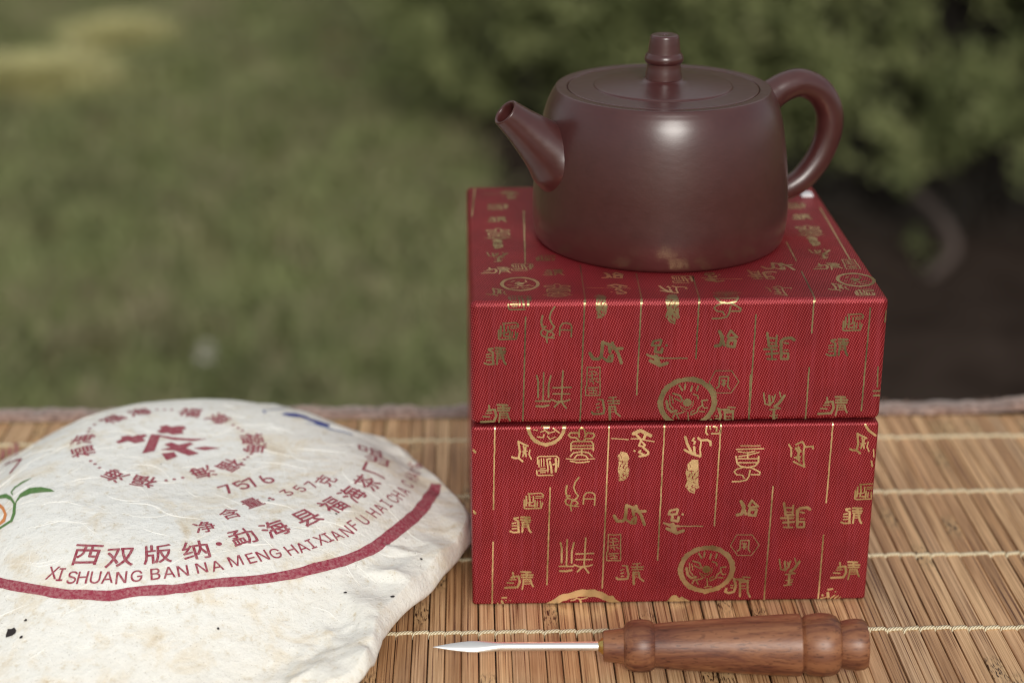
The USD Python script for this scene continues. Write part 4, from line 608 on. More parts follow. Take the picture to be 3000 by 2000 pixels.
TEA = json.loads(r'''{"chars":[["ring","福",-12228,62649,-6,860],["ring","海",-11086,62228,-32,860],["ring","福",-9624,60748,-74,860],["ring","海",-9413,60003,-88,860],["ring","福",-10086,58500,-120,860],["ring","海",-10969,57849,-143,860],["ring","福",-12843,56762,-186,860],["ring","海",-13909,56982,-205,860],["ring","福",-15422,58783,-249,860],["ring","海",-15671,59891,90,860],["ring","福",-15007,61773,53,860],["ring","海",-14122,62500,31,860],["ring",".",-13507,62806,18,130],["ring",".",-13218,62809,13,130],["ring",".",-12944,62791,8,130],["ring",".",-10462,61733,-48,130],["ring",".",-10241,61514,-55,130],["ring",".",-10061,61327,-60,130],["ring",".",-9494,59490,-97,130],["ring",".",-9573,59211,-103,130],["ring",".",-9665,59000,-107,130],["ring",".",-11592,57295,-160,130],["ring",".",-11867,57133,-166,130],["ring",".",-12128,57003,-172,130],["ring",".",-14551,57511,-220,130],["ring",".",-14779,57820,-227,130],["ring",".",-14981,58055,-233,130],["ring",".",-15600,60548,78,130],["ring",".",-15627,60868,72,130],["ring",".",-15543,61255,66,130],["cjk","西",-13848,52092,-4,920],["cjk","双",-12737,51922,4,920],["cjk","版",-11547,52105,12,920],["cjk","纳",-10359,52418,20,920],["cjk",".",-9659,52843,26,200],["cjk","勐",-8958,53368,32,920],["cjk","海",-7965,54055,41,920],["cjk","县",-6989,54969,50,920],["cjk","福",-6205,56019,59,920],["cjk","海",-5624,57049,67,920],["cjk","茶",-5170,58109,75,920],["cjk","厂",-4963,59272,84,920],["cjk","出",-4963,60288,91,920],["cjk","品",-5290,61156,97,920],["lat","X",-14841,51479,-10,440],["lat","I",-14553,51374,-8,440],["lat","S",-14158,51213,-6,440],["lat","H",-13801,51163,-3,440],["lat","U",-13384,51133,-1,440],["lat","A",-12988,51116,2,440],["lat","N",-12538,51077,4,440],["lat","G",-12054,51117,7,440],["lat","B",-11467,51215,11,440],["lat","A",-11041,51306,14,440],["lat","N",-10619,51418,17,440],["lat","N",-10045,51622,20,440],["lat","A",-9576,51781,24,440],["lat","M",-9020,52107,28,440],["lat","E",-8543,52330,31,440],["lat","N",-8187,52525,33,440],["lat","G",-7798,52742,36,440],["lat","H",-7316,53058,40,440],["lat","A",-6973,53292,42,440],["lat","I",-6712,53551,44,440],["lat","X",-6421,53860,47,440],["lat","I",-6203,54076,49,440],["lat","A",-5935,54306,51,440],["lat","N",-5623,54660,54,440],["lat","F",-5414,55071,57,440],["lat","U",-5121,55533,60,440],["lat","H",-4819,56177,64,440],["lat","A",-4619,56608,67,440],["lat","I",-4436,57062,70,440],["lat","C",-4237,57578,74,440],["lat","H",-4081,57977,76,440],["lat","A",-3910,58459,79,440],["lat","C",-3805,59185,84,440],["lat","H",-3726,60061,89,440],["lat","A",-3679,60578,92,440],["lat","N",-3650,61085,95,440],["lat","G",-3625,61879,100,440],["lat","C",-3734,62263,102,440],["num","7",-9939,56623,43,660],["num","5",-9494,56983,49,660],["num","7",-9170,57219,54,660],["num","6",-8707,57508,59,660],["net","净",-10267,53772,25,700],["net","含",-9579,54770,34,700],["net","量",-8940,55643,43,700],["net",".",-8383,56069,50,120],["net",".",-8261,55990,50,120],["net","3",-7861,56558,56,480],["net","5",-7441,56916,60,480],["net","7",-7072,57304,65,480],["net","克",-6612,57720,69,700]],"tea":[[[-14417,59656],[-14249,59917],[-14324,60107],[-14074,60249],[-13910,60168],[-13775,60333],[-13521,60462],[-13406,60346],[-13545,60100],[-13383,59923],[-13715,59638],[-14006,59808],[-14280,59525]],[[-13158,60809],[-13006,61007],[-13117,61205],[-12882,61367],[-12668,61221],[-12498,61328],[-12239,61362],[-12112,61163],[-12238,61020],[-12154,60744],[-12521,60595],[-12730,60717],[-12938,60632]],[[-13288,60507],[-12934,60504],[-12938,59199],[-13314,58879]],[[-13288,60507],[-12867,60444],[-12110,60368],[-11228,60438],[-11713,60212],[-12453,60198],[-12959,60337]],[[-12695,59787],[-12455,59995],[-12170,59843],[-11805,60095],[-11660,59998],[-11879,59645],[-11346,59307],[-11671,59051],[-12240,59385],[-12743,59333],[-12423,59596]],[[-12656,59051],[-12237,59263],[-12067,58913],[-12381,58534]],[[-11624,59661],[-11195,59866],[-10668,59803],[-11185,59567]]],"green":[[[-17086,55643],[-17031,56144],[-16763,56377],[-16336,56255],[-15910,55972],[-15716,55749],[-16123,55820],[-16609,55907],[-16952,55833],[-17033,55578]],[[-18615,57000],[-17927,56733],[-17668,56606],[-17374,56190],[-17086,55613],[-17146,55593],[-17291,55873],[-17570,56235],[-17848,56439]],[[-17495,56569],[-17425,56896],[-17157,57070],[-16838,57143],[-17103,56943],[-17349,56778],[-17431,56522],[-17321,56270],[-17371,56291]],[[-17156,55659],[-17033,55578],[-16878,54847],[-16880,54428],[-17279,54271],[-17431,54296],[-17467,54436],[-17316,54416],[-16992,54561],[-17003,54916]]],"orange":[[[-18040,56312],[-17740,56035],[-17481,55613],[-17225,55023],[-17184,54607],[-17345,54529],[-17581,54597],[-17632,54790],[-17395,54722],[-17322,54862],[-17348,55105],[-17514,55487],[-17653,55709],[-17972,56060]]],"blue":[[[-8855,63221],[-8696,63503],[-8324,63642],[-7915,63465],[-7740,63284],[-7345,63208],[-6949,63107],[-7024,62699],[-7367,62679],[-7791,63051],[-8077,63190],[-8456,63123]],[[-9610,63506],[-9554,63528],[-9413,63164],[-9454,63124]]],"pale":[[[-9566,63468],[-8806,64370],[-8785,64208],[-9552,63393]],[[-7830,62707],[-6675,62665],[-6666,62570],[-7822,62628]],[[-7050,62580],[-6083,62895],[-6067,62639],[-7040,62408]],[[-7319,62586],[-6375,62729],[-6366,62637],[-7312,62517]]],"specks":[[-15803,49587,159],[-15414,49312,55],[-15407,49891,48],[-9264,49616,45],[-3896,51820,76],[-5434,51801,48],[-3074,54170,52],[-3073,53774,17],[-6032,55447,48],[-12513,58164,24],[-8395,55882,35],[-5192,53196,17],[-3663,55499,17]],"ring":[[-19436,54042],[-17954,52667],[-16654,51688],[-15490,51056],[-14353,50669],[-13575,50550],[-12813,50471],[-12270,50536],[-11794,50601],[-10681,50731],[-9907,50975],[-8610,51373],[-7365,51921],[-6438,52552],[-5501,53306],[-4723,54239],[-4295,55045],[-3955,55762],[-3552,56766],[-3181,57986],[-2914,59385],[-2810,60322]],"letters":[[[-18013,58489],[-17915,59569],[-19067,61276],[-19070,62953]],[[-20141,65514],[-20342,66405]],[[-20331,66703],[-20185,66803]],[[-20198,66781],[-19871,65554],[-19896,65438]],[[-20319,65095],[-20568,66179]]]}''')
GL = json.loads(r'''{"茶":[[[[-45,-10],[-50,-1],[-36,4],[-17,15],[-3,28],[-4,30],[-15,30],[-15,20],[-25,20],[-26,30],[-47,30],[-47,39],[-25,39],[-25,50],[-15,50],[-15,39],[13,39],[14,49],[24,50],[24,39],[47,39],[46,30],[24,30],[24,20],[14,20],[13,30],[2,29],[7,27],[6,23],[7,22],[20,12],[38,3],[49,0],[50,-2],[44,-9],[35,-6],[34,-16],[5,-16],[5,-43],[4,-46],[0,-49],[-15,-50],[-18,-42],[-18,-40],[-5,-40],[-5,-16],[-35,-16],[-36,-7]],[[-31,-5],[-31,-6],[-6,-6],[-5,8],[4,8],[5,-6],[33,-6],[11,8],[0,17],[-13,5]]],[[[12,-23],[18,-18],[21,-18],[33,-28],[41,-36],[43,-40],[35,-46]]],[[[-46,-40],[-30,-25],[-25,-18],[-15,-21],[-22,-32],[-36,-45],[-39,-46]]]],"福":[[[[-9,36],[-8,46],[50,45],[49,36]]],[[[-50,-14],[-48,-11],[-34,1],[-21,20],[-46,21],[-46,30],[-31,31],[-38,44],[-38,47],[-29,50],[-21,36],[-21,31],[-12,31],[-7,28],[-7,24],[-13,13],[-18,4],[-9,-4],[-8,0],[49,-1],[49,-49],[48,-50],[39,-50],[38,-45],[3,-45],[2,-50],[-8,-50],[-8,-15],[-13,-16],[-21,-7],[-21,-49],[-31,-50],[-32,-49],[-32,-13],[-34,-14],[-43,-22],[-46,-21]],[[25,-34],[39,-35],[39,-27],[26,-27]],[[25,-17],[39,-18],[39,-10],[26,-10]],[[2,-34],[14,-35],[15,-27],[2,-27]],[[2,-17],[14,-18],[15,-10],[2,-10]]],[[[-3,30],[-2,31],[44,31],[45,30],[44,4],[-3,4]],[[7,14],[34,13],[34,21],[8,22]]]],"海":[[[[-47,-43],[-32,-8],[-30,-7],[-25,-10],[-24,-1],[-13,-1],[-12,14],[-16,10],[-18,10],[-24,14],[-25,17],[-16,29],[-8,49],[0,48],[3,47],[1,38],[47,37],[47,29],[46,27],[-5,27],[-8,22],[-8,21],[42,20],[42,-1],[49,-2],[50,-10],[49,-12],[41,-12],[40,-24],[47,-25],[47,-34],[39,-35],[37,-42],[33,-47],[24,-49],[12,-48],[10,-42],[10,-39],[25,-40],[27,-38],[27,-35],[-18,-35],[-19,-32],[-15,-12],[-23,-12],[-37,-48],[-40,-48]],[[16,11],[23,2],[24,-1],[31,-1],[31,11]],[[13,-12],[21,-21],[21,-25],[29,-25],[30,-12]],[[-2,10],[-2,-1],[13,-1],[4,8],[4,11]],[[-4,-12],[-6,-25],[12,-24],[2,-14],[1,-12]]],[[[-44,41],[-43,44],[-38,48],[-21,39],[-19,37],[-19,35],[-24,29],[-25,29]]],[[[-50,11],[-46,17],[-43,18],[-27,9],[-25,5],[-30,-2],[-32,-2]]]],"净":[[[[-49,40],[-49,42],[-42,45],[-32,31],[-26,20],[-34,16]]],[[[-27,17],[-14,32],[-4,50],[5,47],[2,40],[25,41],[29,38],[30,36],[21,22],[40,22],[40,4],[49,3],[49,-5],[40,-5],[40,-28],[32,-28],[31,-24],[14,-24],[14,-44],[12,-47],[4,-50],[-8,-50],[-11,-41],[5,-41],[5,-24],[-19,-24],[-19,-15],[5,-15],[5,-5],[-25,-5],[-25,3],[5,3],[5,13],[4,14],[-16,14],[-16,15],[-20,11]],[[14,-15],[31,-15],[31,-5],[14,-5]],[[14,4],[31,4],[31,13],[15,14]],[[-3,32],[-10,22],[10,22],[17,32]]],[[[-49,-41],[-33,-5],[-25,-8],[-30,-24],[-40,-45]]]],"含":[[[[-50,15],[-35,21],[-19,31],[-4,44],[-1,49],[7,46],[6,41],[19,30],[31,23],[50,16],[44,8],[36,10],[14,23],[0,36],[-17,21],[-39,9],[-45,7]]],[[[-35,-12],[4,-12],[16,-1],[-34,1],[-34,8],[4,8],[1,13],[-11,21],[-7,26],[-4,26],[11,15],[11,13],[6,8],[26,9],[31,6],[31,4],[17,-12],[34,-12],[34,-49],[25,-49],[24,-44],[-25,-44],[-26,-49],[-35,-49]],[[-25,-20],[-25,-36],[25,-36],[24,-20]]]],"量":[[[[-50,-47],[-49,-40],[-5,-40],[-5,-35],[-41,-35],[-40,-28],[-5,-27],[-5,-23],[-37,-23],[-37,5],[39,5],[39,-23],[5,-23],[4,-27],[41,-28],[41,-34],[5,-35],[4,-40],[50,-40],[49,-48]],[[4,-16],[29,-17],[29,-12],[5,-12]],[[4,-5],[29,-6],[29,-1],[5,-1]],[[-29,-16],[-5,-17],[-5,-12],[-28,-12]],[[-29,-5],[-5,-6],[-5,-1],[-28,-1]]],[[[-49,16],[49,16],[49,9],[-49,9]]],[[[-36,47],[35,48],[35,20],[-35,20]],[[-27,27],[26,26],[26,30],[-26,31]],[[-26,42],[-26,37],[26,37],[26,42]]]],"克":[[[[-44,-50],[-49,-41],[-35,-37],[-27,-32],[-21,-23],[-18,-15],[-19,-13],[-35,-13],[-35,20],[-5,20],[-5,30],[-47,30],[-47,39],[-5,39],[-5,50],[4,50],[4,39],[47,39],[46,30],[4,30],[4,20],[35,20],[35,-13],[16,-14],[16,-39],[17,-40],[38,-39],[40,-35],[41,-24],[42,-24],[49,-28],[48,-41],[43,-47],[41,-48],[14,-48],[9,-47],[6,-40],[6,-13],[-9,-13],[-10,-23],[-15,-34],[-21,-40],[-27,-44]],[[-26,-4],[25,-5],[26,11],[25,12],[-25,12]]]],"西":[[[[-50,39],[-49,49],[50,48],[49,38],[17,38],[17,25],[45,24],[45,-48],[35,-48],[34,-42],[-33,-42],[-34,-49],[-43,-49],[-44,24],[-18,25],[-17,38]],[[-29,-19],[-34,-16],[-33,-32],[34,-31],[34,-15],[14,-14],[8,-12],[7,-8],[6,14],[-8,14],[-10,1],[-16,-8],[-21,-13]],[[17,-4],[34,-4],[34,14],[17,14]],[[-7,25],[7,25],[7,38],[-7,38]],[[-34,-9],[-29,-7],[-22,0],[-18,8],[-17,14],[-34,14]]]],"双":[[[[-11,-38],[2,-29],[15,-15],[7,9],[2,34],[1,36],[-1,36],[-1,46],[39,46],[45,45],[44,32],[39,12],[34,-2],[27,-15],[33,-23],[41,-32],[50,-37],[50,-39],[44,-46],[43,-46],[32,-38],[21,-25],[9,-37],[-4,-46],[-6,-45]],[[12,36],[15,14],[22,-3],[30,17],[34,36]]],[[[-50,-39],[-50,-38],[-45,-34],[-36,-24],[-26,-6],[-32,3],[-46,20],[-46,22],[-40,27],[-38,27],[-22,7],[-19,12],[-15,35],[-16,36],[-47,36],[-47,45],[-10,46],[-4,45],[-4,36],[-8,18],[-15,-5],[-3,-22],[-2,-27],[-8,-31],[-11,-32],[-19,-17],[-29,-32],[-42,-46],[-44,-46]]]],"版":[[[[-50,-45],[-45,-29],[-43,-15],[-42,47],[-33,47],[-33,21],[-24,20],[-24,49],[-23,50],[-14,49],[-14,21],[-5,20],[-5,12],[-32,11],[-33,-2],[-12,-2],[-11,-42],[-7,-33],[-3,-17],[-2,42],[24,45],[42,49],[44,47],[48,42],[48,40],[7,34],[7,19],[43,19],[46,17],[43,-3],[38,-15],[32,-27],[40,-36],[50,-42],[44,-50],[35,-45],[25,-35],[15,-45],[7,-50],[1,-43],[-3,-50],[-6,-49],[-11,-46],[-12,-49],[-21,-49],[-21,-12],[-33,-12],[-35,-30],[-42,-49],[-44,-50]],[[16,9],[20,-5],[25,-17],[26,-17],[32,-6],[36,9]],[[1,-40],[3,-41],[9,-37],[20,-27],[13,-13],[8,5],[5,-24]]]],"纳":[[[[-48,-36],[-46,-34],[-13,-26],[-9,-27],[-9,21],[-30,-8],[-11,-6],[-11,-14],[-32,-19],[-44,-22],[-45,-22],[-47,-15],[-47,-14],[-39,-7],[-30,6],[-46,4],[-48,13],[-45,14],[-39,23],[-28,50],[-20,47],[-19,45],[-34,14],[-24,16],[-16,28],[-10,24],[-8,27],[15,27],[16,50],[26,49],[25,27],[48,26],[48,-43],[45,-47],[38,-49],[25,-49],[22,-41],[23,-40],[38,-40],[38,-24],[32,-27],[20,-5],[14,-18],[9,-26],[5,-28],[2,-26],[1,-26],[1,-50],[-9,-49],[-9,-34],[-44,-44],[-46,-43]],[[24,7],[36,-13],[38,-15],[38,17],[25,17]],[[1,-16],[2,-17],[5,-13],[11,-1],[14,11],[14,17],[1,17]]]],"勐":[[[[-48,-46],[-48,-36],[-44,-35],[-44,-6],[-35,-6],[-38,2],[-38,4],[-24,4],[-25,14],[-46,14],[-46,23],[-25,23],[-24,30],[-15,36],[-41,37],[-41,45],[-1,46],[4,41],[-4,33],[-14,26],[-14,24],[5,23],[6,25],[19,25],[19,49],[28,50],[28,25],[48,24],[47,-28],[45,-40],[43,-46],[36,-49],[22,-49],[19,-41],[20,-39],[32,-40],[35,-38],[38,-17],[38,15],[28,15],[27,-3],[22,-27],[15,-42],[9,-50],[1,-44],[2,-41]],[[-21,-5],[-21,-6],[2,-6],[3,-31],[6,-31],[8,-34],[15,-16],[19,15],[-14,14],[-15,-1],[-17,-3]],[[-11,-32],[-6,-32],[-6,-14],[-11,-15]],[[-23,-34],[-18,-33],[-19,-14],[-23,-15]],[[-35,-35],[-30,-34],[-30,-15],[-35,-14]]]],"县":[[[[-50,-17],[-50,-7],[-33,-7],[-33,49],[35,49],[35,-7],[49,-7],[50,-17],[21,-18],[44,-40],[47,-44],[46,-46],[38,-49],[32,-42],[25,-42],[-27,-44],[-40,-47],[-43,-36],[-34,-31],[-21,-18]],[[-23,-7],[24,-7],[24,2],[-22,2]],[[-23,12],[24,12],[24,20],[-22,21]],[[-23,31],[24,30],[24,40],[-22,40]],[[-6,-17],[-23,-35],[-22,-35],[22,-32],[11,-22],[11,-21],[16,-19],[16,-17]]]],"厂":[[[[-50,-42],[-42,-24],[-40,-10],[-39,48],[50,48],[49,37],[-27,37],[-28,-4],[-32,-28],[-36,-39],[-41,-48]]]],"出":[[[[-43,-3],[-32,-3],[-32,-34],[-6,-34],[-6,1],[-38,2],[-38,40],[-28,40],[-27,12],[-6,12],[-6,49],[5,50],[5,12],[28,12],[28,40],[39,40],[39,2],[5,1],[5,-34],[32,-34],[32,-3],[43,-3],[43,-49],[32,-50],[32,-44],[-43,-44]]]],"品":[[[[4,-50],[4,1],[47,1],[48,-49],[37,-49],[37,-44],[14,-44],[14,-50]],[[14,-33],[37,-34],[37,-10],[14,-10]]],[[[-32,49],[31,50],[31,11],[-31,11]],[[-21,21],[20,21],[21,40],[-21,40]]],[[[-48,1],[-6,0],[-6,-49],[-16,-49],[-17,-44],[-37,-44],[-38,-50],[-48,-50]],[[-38,-33],[-17,-34],[-17,-10],[-38,-10]]]],"X":[[[[-43,-50],[-7,1],[-40,50],[-26,50],[0,10],[26,50],[41,50],[8,1],[43,-50],[28,-50],[0,-8],[-28,-50]]]],"I":[[[[-24,-39],[-6,-38],[-6,38],[-24,39],[-24,50],[24,50],[24,39],[7,38],[7,-38],[24,-39],[24,-50],[-24,-50]]]],"S":[[[[-32,-35],[-35,-23],[-23,-23],[-22,-27],[-18,-33],[-12,-37],[-4,-39],[12,-37],[20,-30],[23,-25],[23,-19],[21,-14],[12,-8],[-14,-1],[-25,5],[-31,14],[-33,27],[-29,36],[-24,42],[-11,49],[-5,50],[11,49],[17,47],[26,42],[33,33],[34,25],[22,25],[20,31],[14,37],[5,39],[-3,39],[-11,37],[-17,33],[-21,27],[-21,21],[-19,17],[-14,12],[18,2],[31,-8],[35,-17],[35,-26],[29,-39],[24,-44],[13,-49],[6,-50],[-11,-49],[-25,-43]]]],"H":[[[[-39,50],[-26,50],[-26,7],[25,7],[26,50],[39,50],[39,-50],[26,-50],[25,-4],[-26,-4],[-26,-50],[-39,-50]]]],"U":[[[[-38,50],[-26,50],[-26,-18],[-24,-23],[-21,-30],[-14,-35],[-4,-39],[4,-39],[16,-34],[24,-23],[26,-18],[26,50],[38,50],[38,-20],[34,-33],[26,-43],[10,-49],[-6,-50],[-23,-44],[-32,-37],[-36,-30],[-38,-20]]]],"A":[[[[-43,-50],[-9,48],[-7,50],[6,50],[43,-50],[30,-49],[20,-22],[-20,-22],[-30,-49]],[[0,37],[-16,-11],[16,-11]]]],"N":[[[[-40,50],[-24,50],[27,-32],[27,50],[40,50],[40,-50],[25,-50],[23,-49],[-27,32],[-27,-50],[-40,-50]]]],"G":[[[[-42,-7],[-41,12],[-36,27],[-28,39],[-15,47],[-4,50],[16,48],[28,41],[38,27],[41,18],[28,18],[24,27],[15,35],[5,39],[-3,39],[-9,37],[-19,31],[-28,17],[-30,7],[-30,-7],[-26,-20],[-16,-33],[-6,-38],[6,-39],[17,-35],[24,-28],[29,-18],[29,-11],[4,-11],[4,0],[42,0],[42,-15],[39,-27],[34,-35],[27,-43],[18,-47],[8,-50],[-4,-50],[-22,-44],[-32,-35],[-36,-27]]]],"B":[[[[-35,50],[10,49],[21,45],[27,38],[31,28],[30,16],[23,6],[16,2],[26,-3],[32,-9],[35,-18],[35,-28],[30,-40],[23,-46],[8,-50],[-35,-50]],[[-21,-5],[-22,-39],[10,-38],[17,-35],[21,-31],[23,-20],[18,-11],[14,-8],[6,-5]],[[-22,7],[3,6],[11,9],[15,13],[18,20],[18,27],[16,32],[11,37],[4,39],[-22,39]]]],"M":[[[[-50,50],[-32,50],[0,-34],[32,50],[50,50],[50,-50],[38,-50],[37,32],[5,-50],[-6,-49],[-36,29],[-37,30],[-38,-50],[-50,-50]]]],"E":[[[[-31,50],[30,50],[30,39],[-18,39],[-18,6],[27,6],[27,-5],[-18,-5],[-18,-38],[31,-39],[31,-50],[-31,-50]]]],"F":[[[[-30,50],[30,50],[30,39],[-17,39],[-17,4],[26,4],[26,-7],[-17,-7],[-17,-50],[-30,-50]]]],"C":[[[[-41,-7],[-41,7],[-37,24],[-31,35],[-24,42],[-14,47],[-4,50],[7,50],[18,47],[28,42],[38,28],[41,18],[28,18],[26,26],[19,33],[9,38],[-2,39],[-8,37],[-19,31],[-27,17],[-29,7],[-28,-11],[-22,-26],[-15,-34],[-2,-39],[9,-38],[17,-35],[24,-28],[28,-18],[41,-18],[39,-27],[35,-34],[28,-41],[20,-47],[12,-49],[-4,-50],[-20,-45],[-34,-31],[-38,-21]]]],"7":[[[[-32,39],[-32,50],[32,50],[32,38],[-12,-50],[-25,-49],[19,38]]]],"3":[[[[-31,-36],[-34,-24],[-21,-24],[-19,-31],[-13,-37],[-5,-40],[5,-40],[15,-36],[19,-32],[21,-25],[20,-14],[15,-7],[4,-2],[-11,-2],[-11,9],[13,39],[-29,39],[-29,50],[30,50],[30,40],[29,38],[2,9],[3,7],[14,6],[21,2],[28,-3],[32,-11],[34,-26],[32,-33],[26,-41],[20,-46],[9,-50],[-10,-50],[-21,-46],[-26,-42]]]],"5":[[[[-29,-36],[-32,-24],[-20,-24],[-18,-30],[-13,-36],[-5,-39],[3,-39],[9,-37],[15,-32],[20,-21],[20,-14],[17,-6],[11,1],[6,3],[-5,5],[-18,-1],[-30,1],[-24,50],[27,50],[27,39],[-14,39],[-17,16],[-16,11],[-3,16],[8,15],[18,11],[25,4],[30,-5],[32,-14],[31,-26],[26,-36],[21,-43],[14,-47],[4,-50],[-6,-50],[-16,-47],[-24,-43]]]],"6":[[[[-31,-22],[-31,-13],[-28,-1],[4,50],[18,50],[-8,11],[-2,12],[10,11],[19,8],[25,2],[29,-5],[31,-14],[31,-26],[26,-37],[18,-45],[8,-49],[-5,-50],[-11,-49],[-24,-40],[-29,-32]],[[-19,-13],[-16,-30],[-12,-36],[-4,-39],[4,-39],[12,-36],[17,-29],[19,-22],[19,-11],[14,-4],[10,0],[3,3],[-6,2],[-16,-5]]]],"1":[[[[-31,-50],[-31,-39],[-4,-38],[-4,37],[-6,38],[-28,21],[-29,34],[-8,50],[8,50],[8,-38],[31,-39],[31,-50]]]]}''')
CX, CY = CAKE_C
tc_ = thing('tea_cake', 'round tea cake wrapped in off-white paper printed in dark red, left of the box', 'tea cake', (CX, CY, 0.0002))
nth, nr = 520, 150
th = np.linspace(0, 2*math.pi, nth, endpoint=False); R2 = cake_radius(th)
rows = []
for q in np.linspace(0.0, 1.0, nr)**0.9:
    x, y = CX+q*R2*np.cos(th), CY+q*R2*np.sin(th)
    rows.append(np.c_[x-CX, y-CY, cake_height(x, y)])
top_edge = rows[-1]
for t in np.linspace(0, 1, 26)[1:]:
    r_ = R2+0.0022*math.sin(math.pi*min(1, t*1.5))*(t < 0.667)-0.013*max(0, t-0.30)**1.7/0.7**1.7
    wr = 0.0009*_side(0.1*th, np.full(nth, t*0.35))*math.sin(math.pi*min(1, t*0.8+0.2))*1.3
    wr += 0.0016*(meshkit.noise(np.stack([np.cos(th)*8, np.sin(th)*8, 0*th+t*1.2], -1), 31)-0.5)*2*math.sin(math.pi*t)
    z = top_edge[:, 2]*(1-t)**1.1+0.0001
    rows.append(np.c_[(r_+wr)*np.cos(th), (r_+wr)*np.sin(th), z])
V = np.vstack(rows); F = grid_faces(len(rows), nth, True)
k = len(V); V = np.vstack([V, [[0, 0, 0.0001]]]); F = np.vstack([F, [[k-nth+j, k, k-nth+(j+1) % nth] for j in range(nth)]])
wm = tm(V, F); wm.merge_vertices(); wm.update_faces(wm.nondegenerate_faces())
if wm.face_normals[np.argmax(wm.triangles_center[:, 2])][2] < 0: wm.invert()
wrap = obj('paper_wrapper', wm, 'bast_paper', tc_, smooth=True)
def drape(poly, lift=0.00022, size=0.0011):
    v, f = fill(poly)
    if not len(v): return None
    v3, f3 = trimesh.remesh.subdivide_to_size(np.c_[v, np.zeros(len(v))], f, size, max_iter=12)
    v3[:, 2] = cake_height(v3[:, 0], v3[:, 1])+lift
    m = tm(v3-[CX, CY, 0], f3)
    fl = m.face_normals[:, 2] < 0
    m.faces[fl] = m.faces[fl][:, ::-1]
    return m
mat('paper_fibre', {'p': ('principled_bsdf', {'base_color': (0.90, 0.89, 0.85), 'roughness': 0.6})}, [])
parts = []
frg = np.random.default_rng(5)
while len(parts) < 260:
    a, rr, L_, bend, d = frg.uniform(0, 6.283), 0.099*math.sqrt(frg.uniform()), frg.uniform(0.006, 0.026), frg.normal(0, 60), frg.uniform(0, 6.283)
    n_ = 14; s_ = np.linspace(0, L_, n_); dirs = d+bend*s_+frg.normal(0, 0.10, n_).cumsum()
    P_ = np.c_[CX+rr*math.cos(a)+np.cumsum(np.cos(dirs))*L_/n_, CY+rr*math.sin(a)+np.cumsum(np.sin(dirs))*L_/n_]
    if np.hypot(P_[:, 0]-CX, P_[:, 1]-CY).max() > 0.101: continue
    w_ = frg.uniform(0.00004, 0.00013)*np.sin(np.linspace(0.3, math.pi-0.3, n_))
    P3 = np.c_[P_-[CX, CY], cake_height(P_[:, 0], P_[:, 1])+0.00008]
    t_ = tube(P3, w_, 5, caps=False); parts.append(t_)
obj('paper_fibres', trimesh.util.concatenate(parts), 'paper_fibre', wrap, smooth=True, kind='stuff')
def glyph_poly(ch):
    if ch == '.': return Point(0, 0).buffer(50, quad_segs=5)
    return unary_union([Polygon(g_[0], g_[1:]).buffer(0) for g_ in GL[ch]])
def printed(line, name, label):
    polys = []
    for ln, ch, x, y, ang, size in TEA['chars']:
        if ln != line: continue
        p = affinity.scale(glyph_poly(ch), size*1e-7, size*1e-7, origin=(0, 0))
        if line == 'lat' or line == 'up': p = p.buffer(0.00004)
        if line == 'num': p = p.buffer(0.00011)
        if line == 'net': p = p.buffer(0.00004)
        polys.append(affinity.translate(affinity.rotate(p, ang, origin=(0, 0)), x*1e-5, y*1e-5))
    for p in polys: obj(name, drape(p), 'red_ink', wrap)
printed('ring', 'ring_character', None); printed('cjk', 'printed_character', None); printed('lat', 'printed_letter', None); printed('num', 'printed_number', None); printed('net', 'weight_character', None); 
for L in TEA['letters']: obj('printed_letter', drape(LineString(np.array(L)*1e-5).buffer(0.0006, quad_segs=3)), 'red_ink', wrap)
PP = lambda L: Polygon(np.array(L)*1e-5).buffer(0)
obj('tea_emblem', drape(unary_union([PP(L) for L in TEA['tea']])), 'red_ink', wrap, label='large red tea character at the centre of the wrapper')
obj('leaf_emblem', drape(unary_union([PP(L) for L in TEA['green']])), 'green_ink', wrap, label='green leaf emblem at the left edge')
obj('orange_emblem', drape(unary_union([PP(L) for L in TEA['orange']])), 'orange_ink', wrap, label='orange arc beside the green leaves')
obj('blue_brush_mark', drape(unary_union([PP(L) for L in TEA['blue']])), 'blue_ink', wrap, label='dark blue brush mark on the far side')
obj('fine_blue_print', drape(unary_union([PP(L) for L in TEA['pale']])), 'pale_blue_ink', wrap)
ring = np.array(TEA['ring'])*1e-5
Lc = np.array([-0.126, 0.597]); a_ = np.unwrap(np.arctan2(ring[:, 1]-Lc[1], ring[:, 0]-Lc[0])); r_ = np.hypot(ring[:, 0]-Lc[0], ring[:, 1]-Lc[1])
ring = np.c_[ring[:, 0], ring[:, 1]]
band = []
dense = catmull(ring, 6)
tn = np.gradient(dense, axis=0); tn /= np.linalg.norm(tn, axis=1, keepdims=True); nm_ = np.c_[-tn[:, 1], tn[:, 0]]
wd = 0.0017+0.00022*(meshkit.noise(np.c_[dense*260, 0*dense[:, 0]], 2)-0.5)*2
wd = wd*np.interp(np.linspace(0, 1, len(dense)), [0, 0.5, 0.75, 0.9, 1], [1.0, 1.0, 1.15, 1.25, 1.2])
e1 = dense+nm_*wd[:, None]; e2 = dense-nm_*wd[:, None]
obj('red_ring', drape(Polygon(np.vstack([e1, e2[::-1]])).buffer(0), 0.00020), 'red_ink', wrap, label='dark red printed ring round the lettering')
for x, y, r in TEA['specks']:
    t = np.linspace(0, 2*math.pi, 11, endpoint=False); rr = r*1e-5*(1+0.22*rng.normal(size=11)).clip(0.6, 1.4)
    obj('tea_speck', drape(Polygon(np.c_[x*1e-5+rr*np.cos(t), y*1e-5+rr*np.sin(t)*0.9]).buffer(0), 0.0003), 'tea_leaf_speck', wrap)

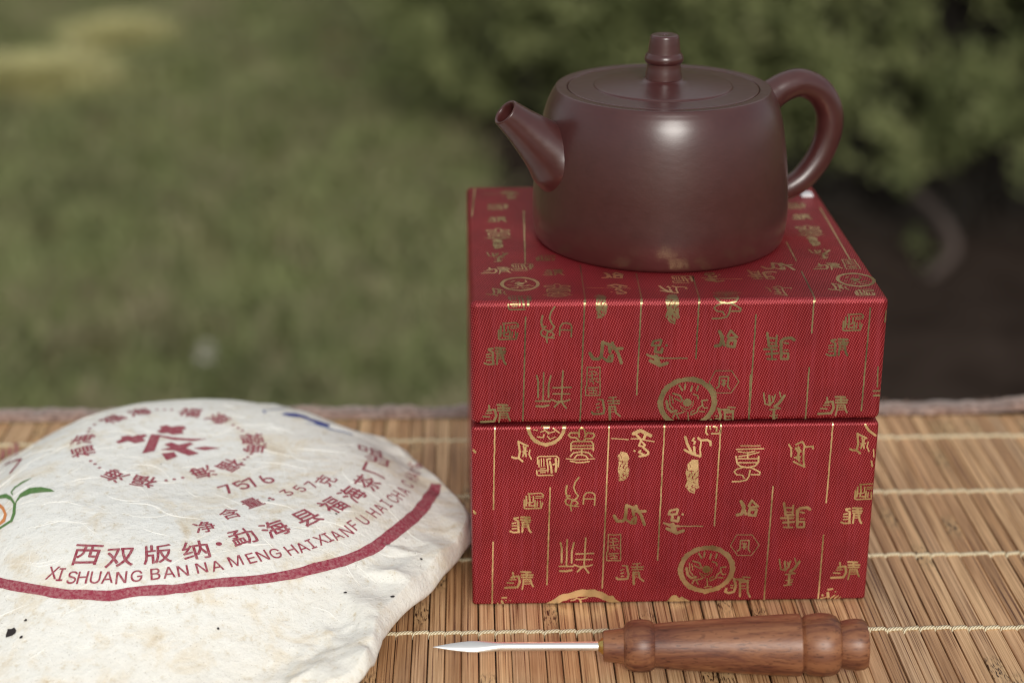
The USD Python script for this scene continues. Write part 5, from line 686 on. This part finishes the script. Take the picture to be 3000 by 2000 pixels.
# ================= the tea pick =================
pk0, pk1 = np.array([0.09837, 0.49703, 0.0103]), np.array([0.04236, 0.49901, 0.0087])
ax = pk1-pk0; ax /= np.linalg.norm(ax)          # from the knob end towards the needle tip
pick = UsdGeom.Xform.Define(stage, path_of(None, 'tea_pick'))
xa = ax; ya_ = np.cross([0, 0, 1.0], xa); ya_ /= np.linalg.norm(ya_); za = np.cross(xa, ya_)
pick.AddTransformOp().Set(Gf.Matrix4d(*xa, 0, *ya_, 0, *za, 0, *pk0, 1))
tag(pick, 'steel tea pick with a turned rosewood handle, lying on the mat before the box', 'tea pick')
def along(m):   # lathe axis z -> local x
    m.apply_transform(np.array([[0, 0, 1, 0], [1, 0, 0, 0], [0, 1, 0, 0], [0, 0, 0, 1.0]])); return m
mm = 1e-3
hpz = [(0, -14.4), (5.6, -14.4), (7.3, -14.0), (8.0, -12.8), (8.2, -10.5), (7.9, -8.0), (7.5, -6.4), (7.3, -5.7), (7.9, -5.4), (9.0, -4.6), (9.8, -2.6), (10.05, 0.0), (9.8, 3.0), (9.2, 5.2), (8.6, 6.0), (8.45, 6.2), (8.9, 6.5), (9.75, 7.0), (9.85, 7.6), (9.7, 12), (9.1, 22), (8.4, 34), (7.6, 46), (7.0, 52.6), (6.95, 53.0), (7.4, 53.3), (8.1, 54.6), (8.4, 57), (8.2, 59.6), (7.4, 61.6), (6.4, 62.4), (5.75, 62.8), (5.3, 66), (4.9, 69.0), (4.6, 69.3), (0, 69.3)]
obj('handle', along(lathe(np.array([(r, z) for r, z in hpz])*mm, 96)), 'rosewood', pick, smooth=35)
obj('ferrule', along(lathe(np.array([(0, 68.9), (2.9, 68.9), (2.7, 69.5), (2.1, 70.2), (1.6, 70.8), (0, 71.5)])*mm, 32)), 'brass', pick, smooth=50)
zs = [70.5, 80, 92, 102, 104.5, 107, 109.5, 112, 115, 118, 120.5, 122.5, 123.7]
ra = [1.50, 1.48, 1.46, 1.46, 1.58, 1.80, 2.00, 1.96, 1.62, 1.18, 0.72, 0.32, 0.05]   # half width
rb = [1.50, 1.48, 1.46, 1.42, 1.25, 1.00, 0.80, 0.68, 0.56, 0.42, 0.28, 0.15, 0.04]   # half thickness
t = np.arange(28)*2*math.pi/28; V = []
for z, a, b in zip(zs, ra, rb):
    for q in t: V.append((z*mm, (a*math.cos(q)*math.cos(0.7)+b*math.sin(q)*math.sin(0.7))*mm, (-a*math.cos(q)*math.sin(0.7)+b*math.sin(q)*math.cos(0.7))*mm))
m = tm(V, grid_faces(len(zs), 28, True)); m.fix_normals()
obj('needle', m, 'steel', pick, smooth=40)
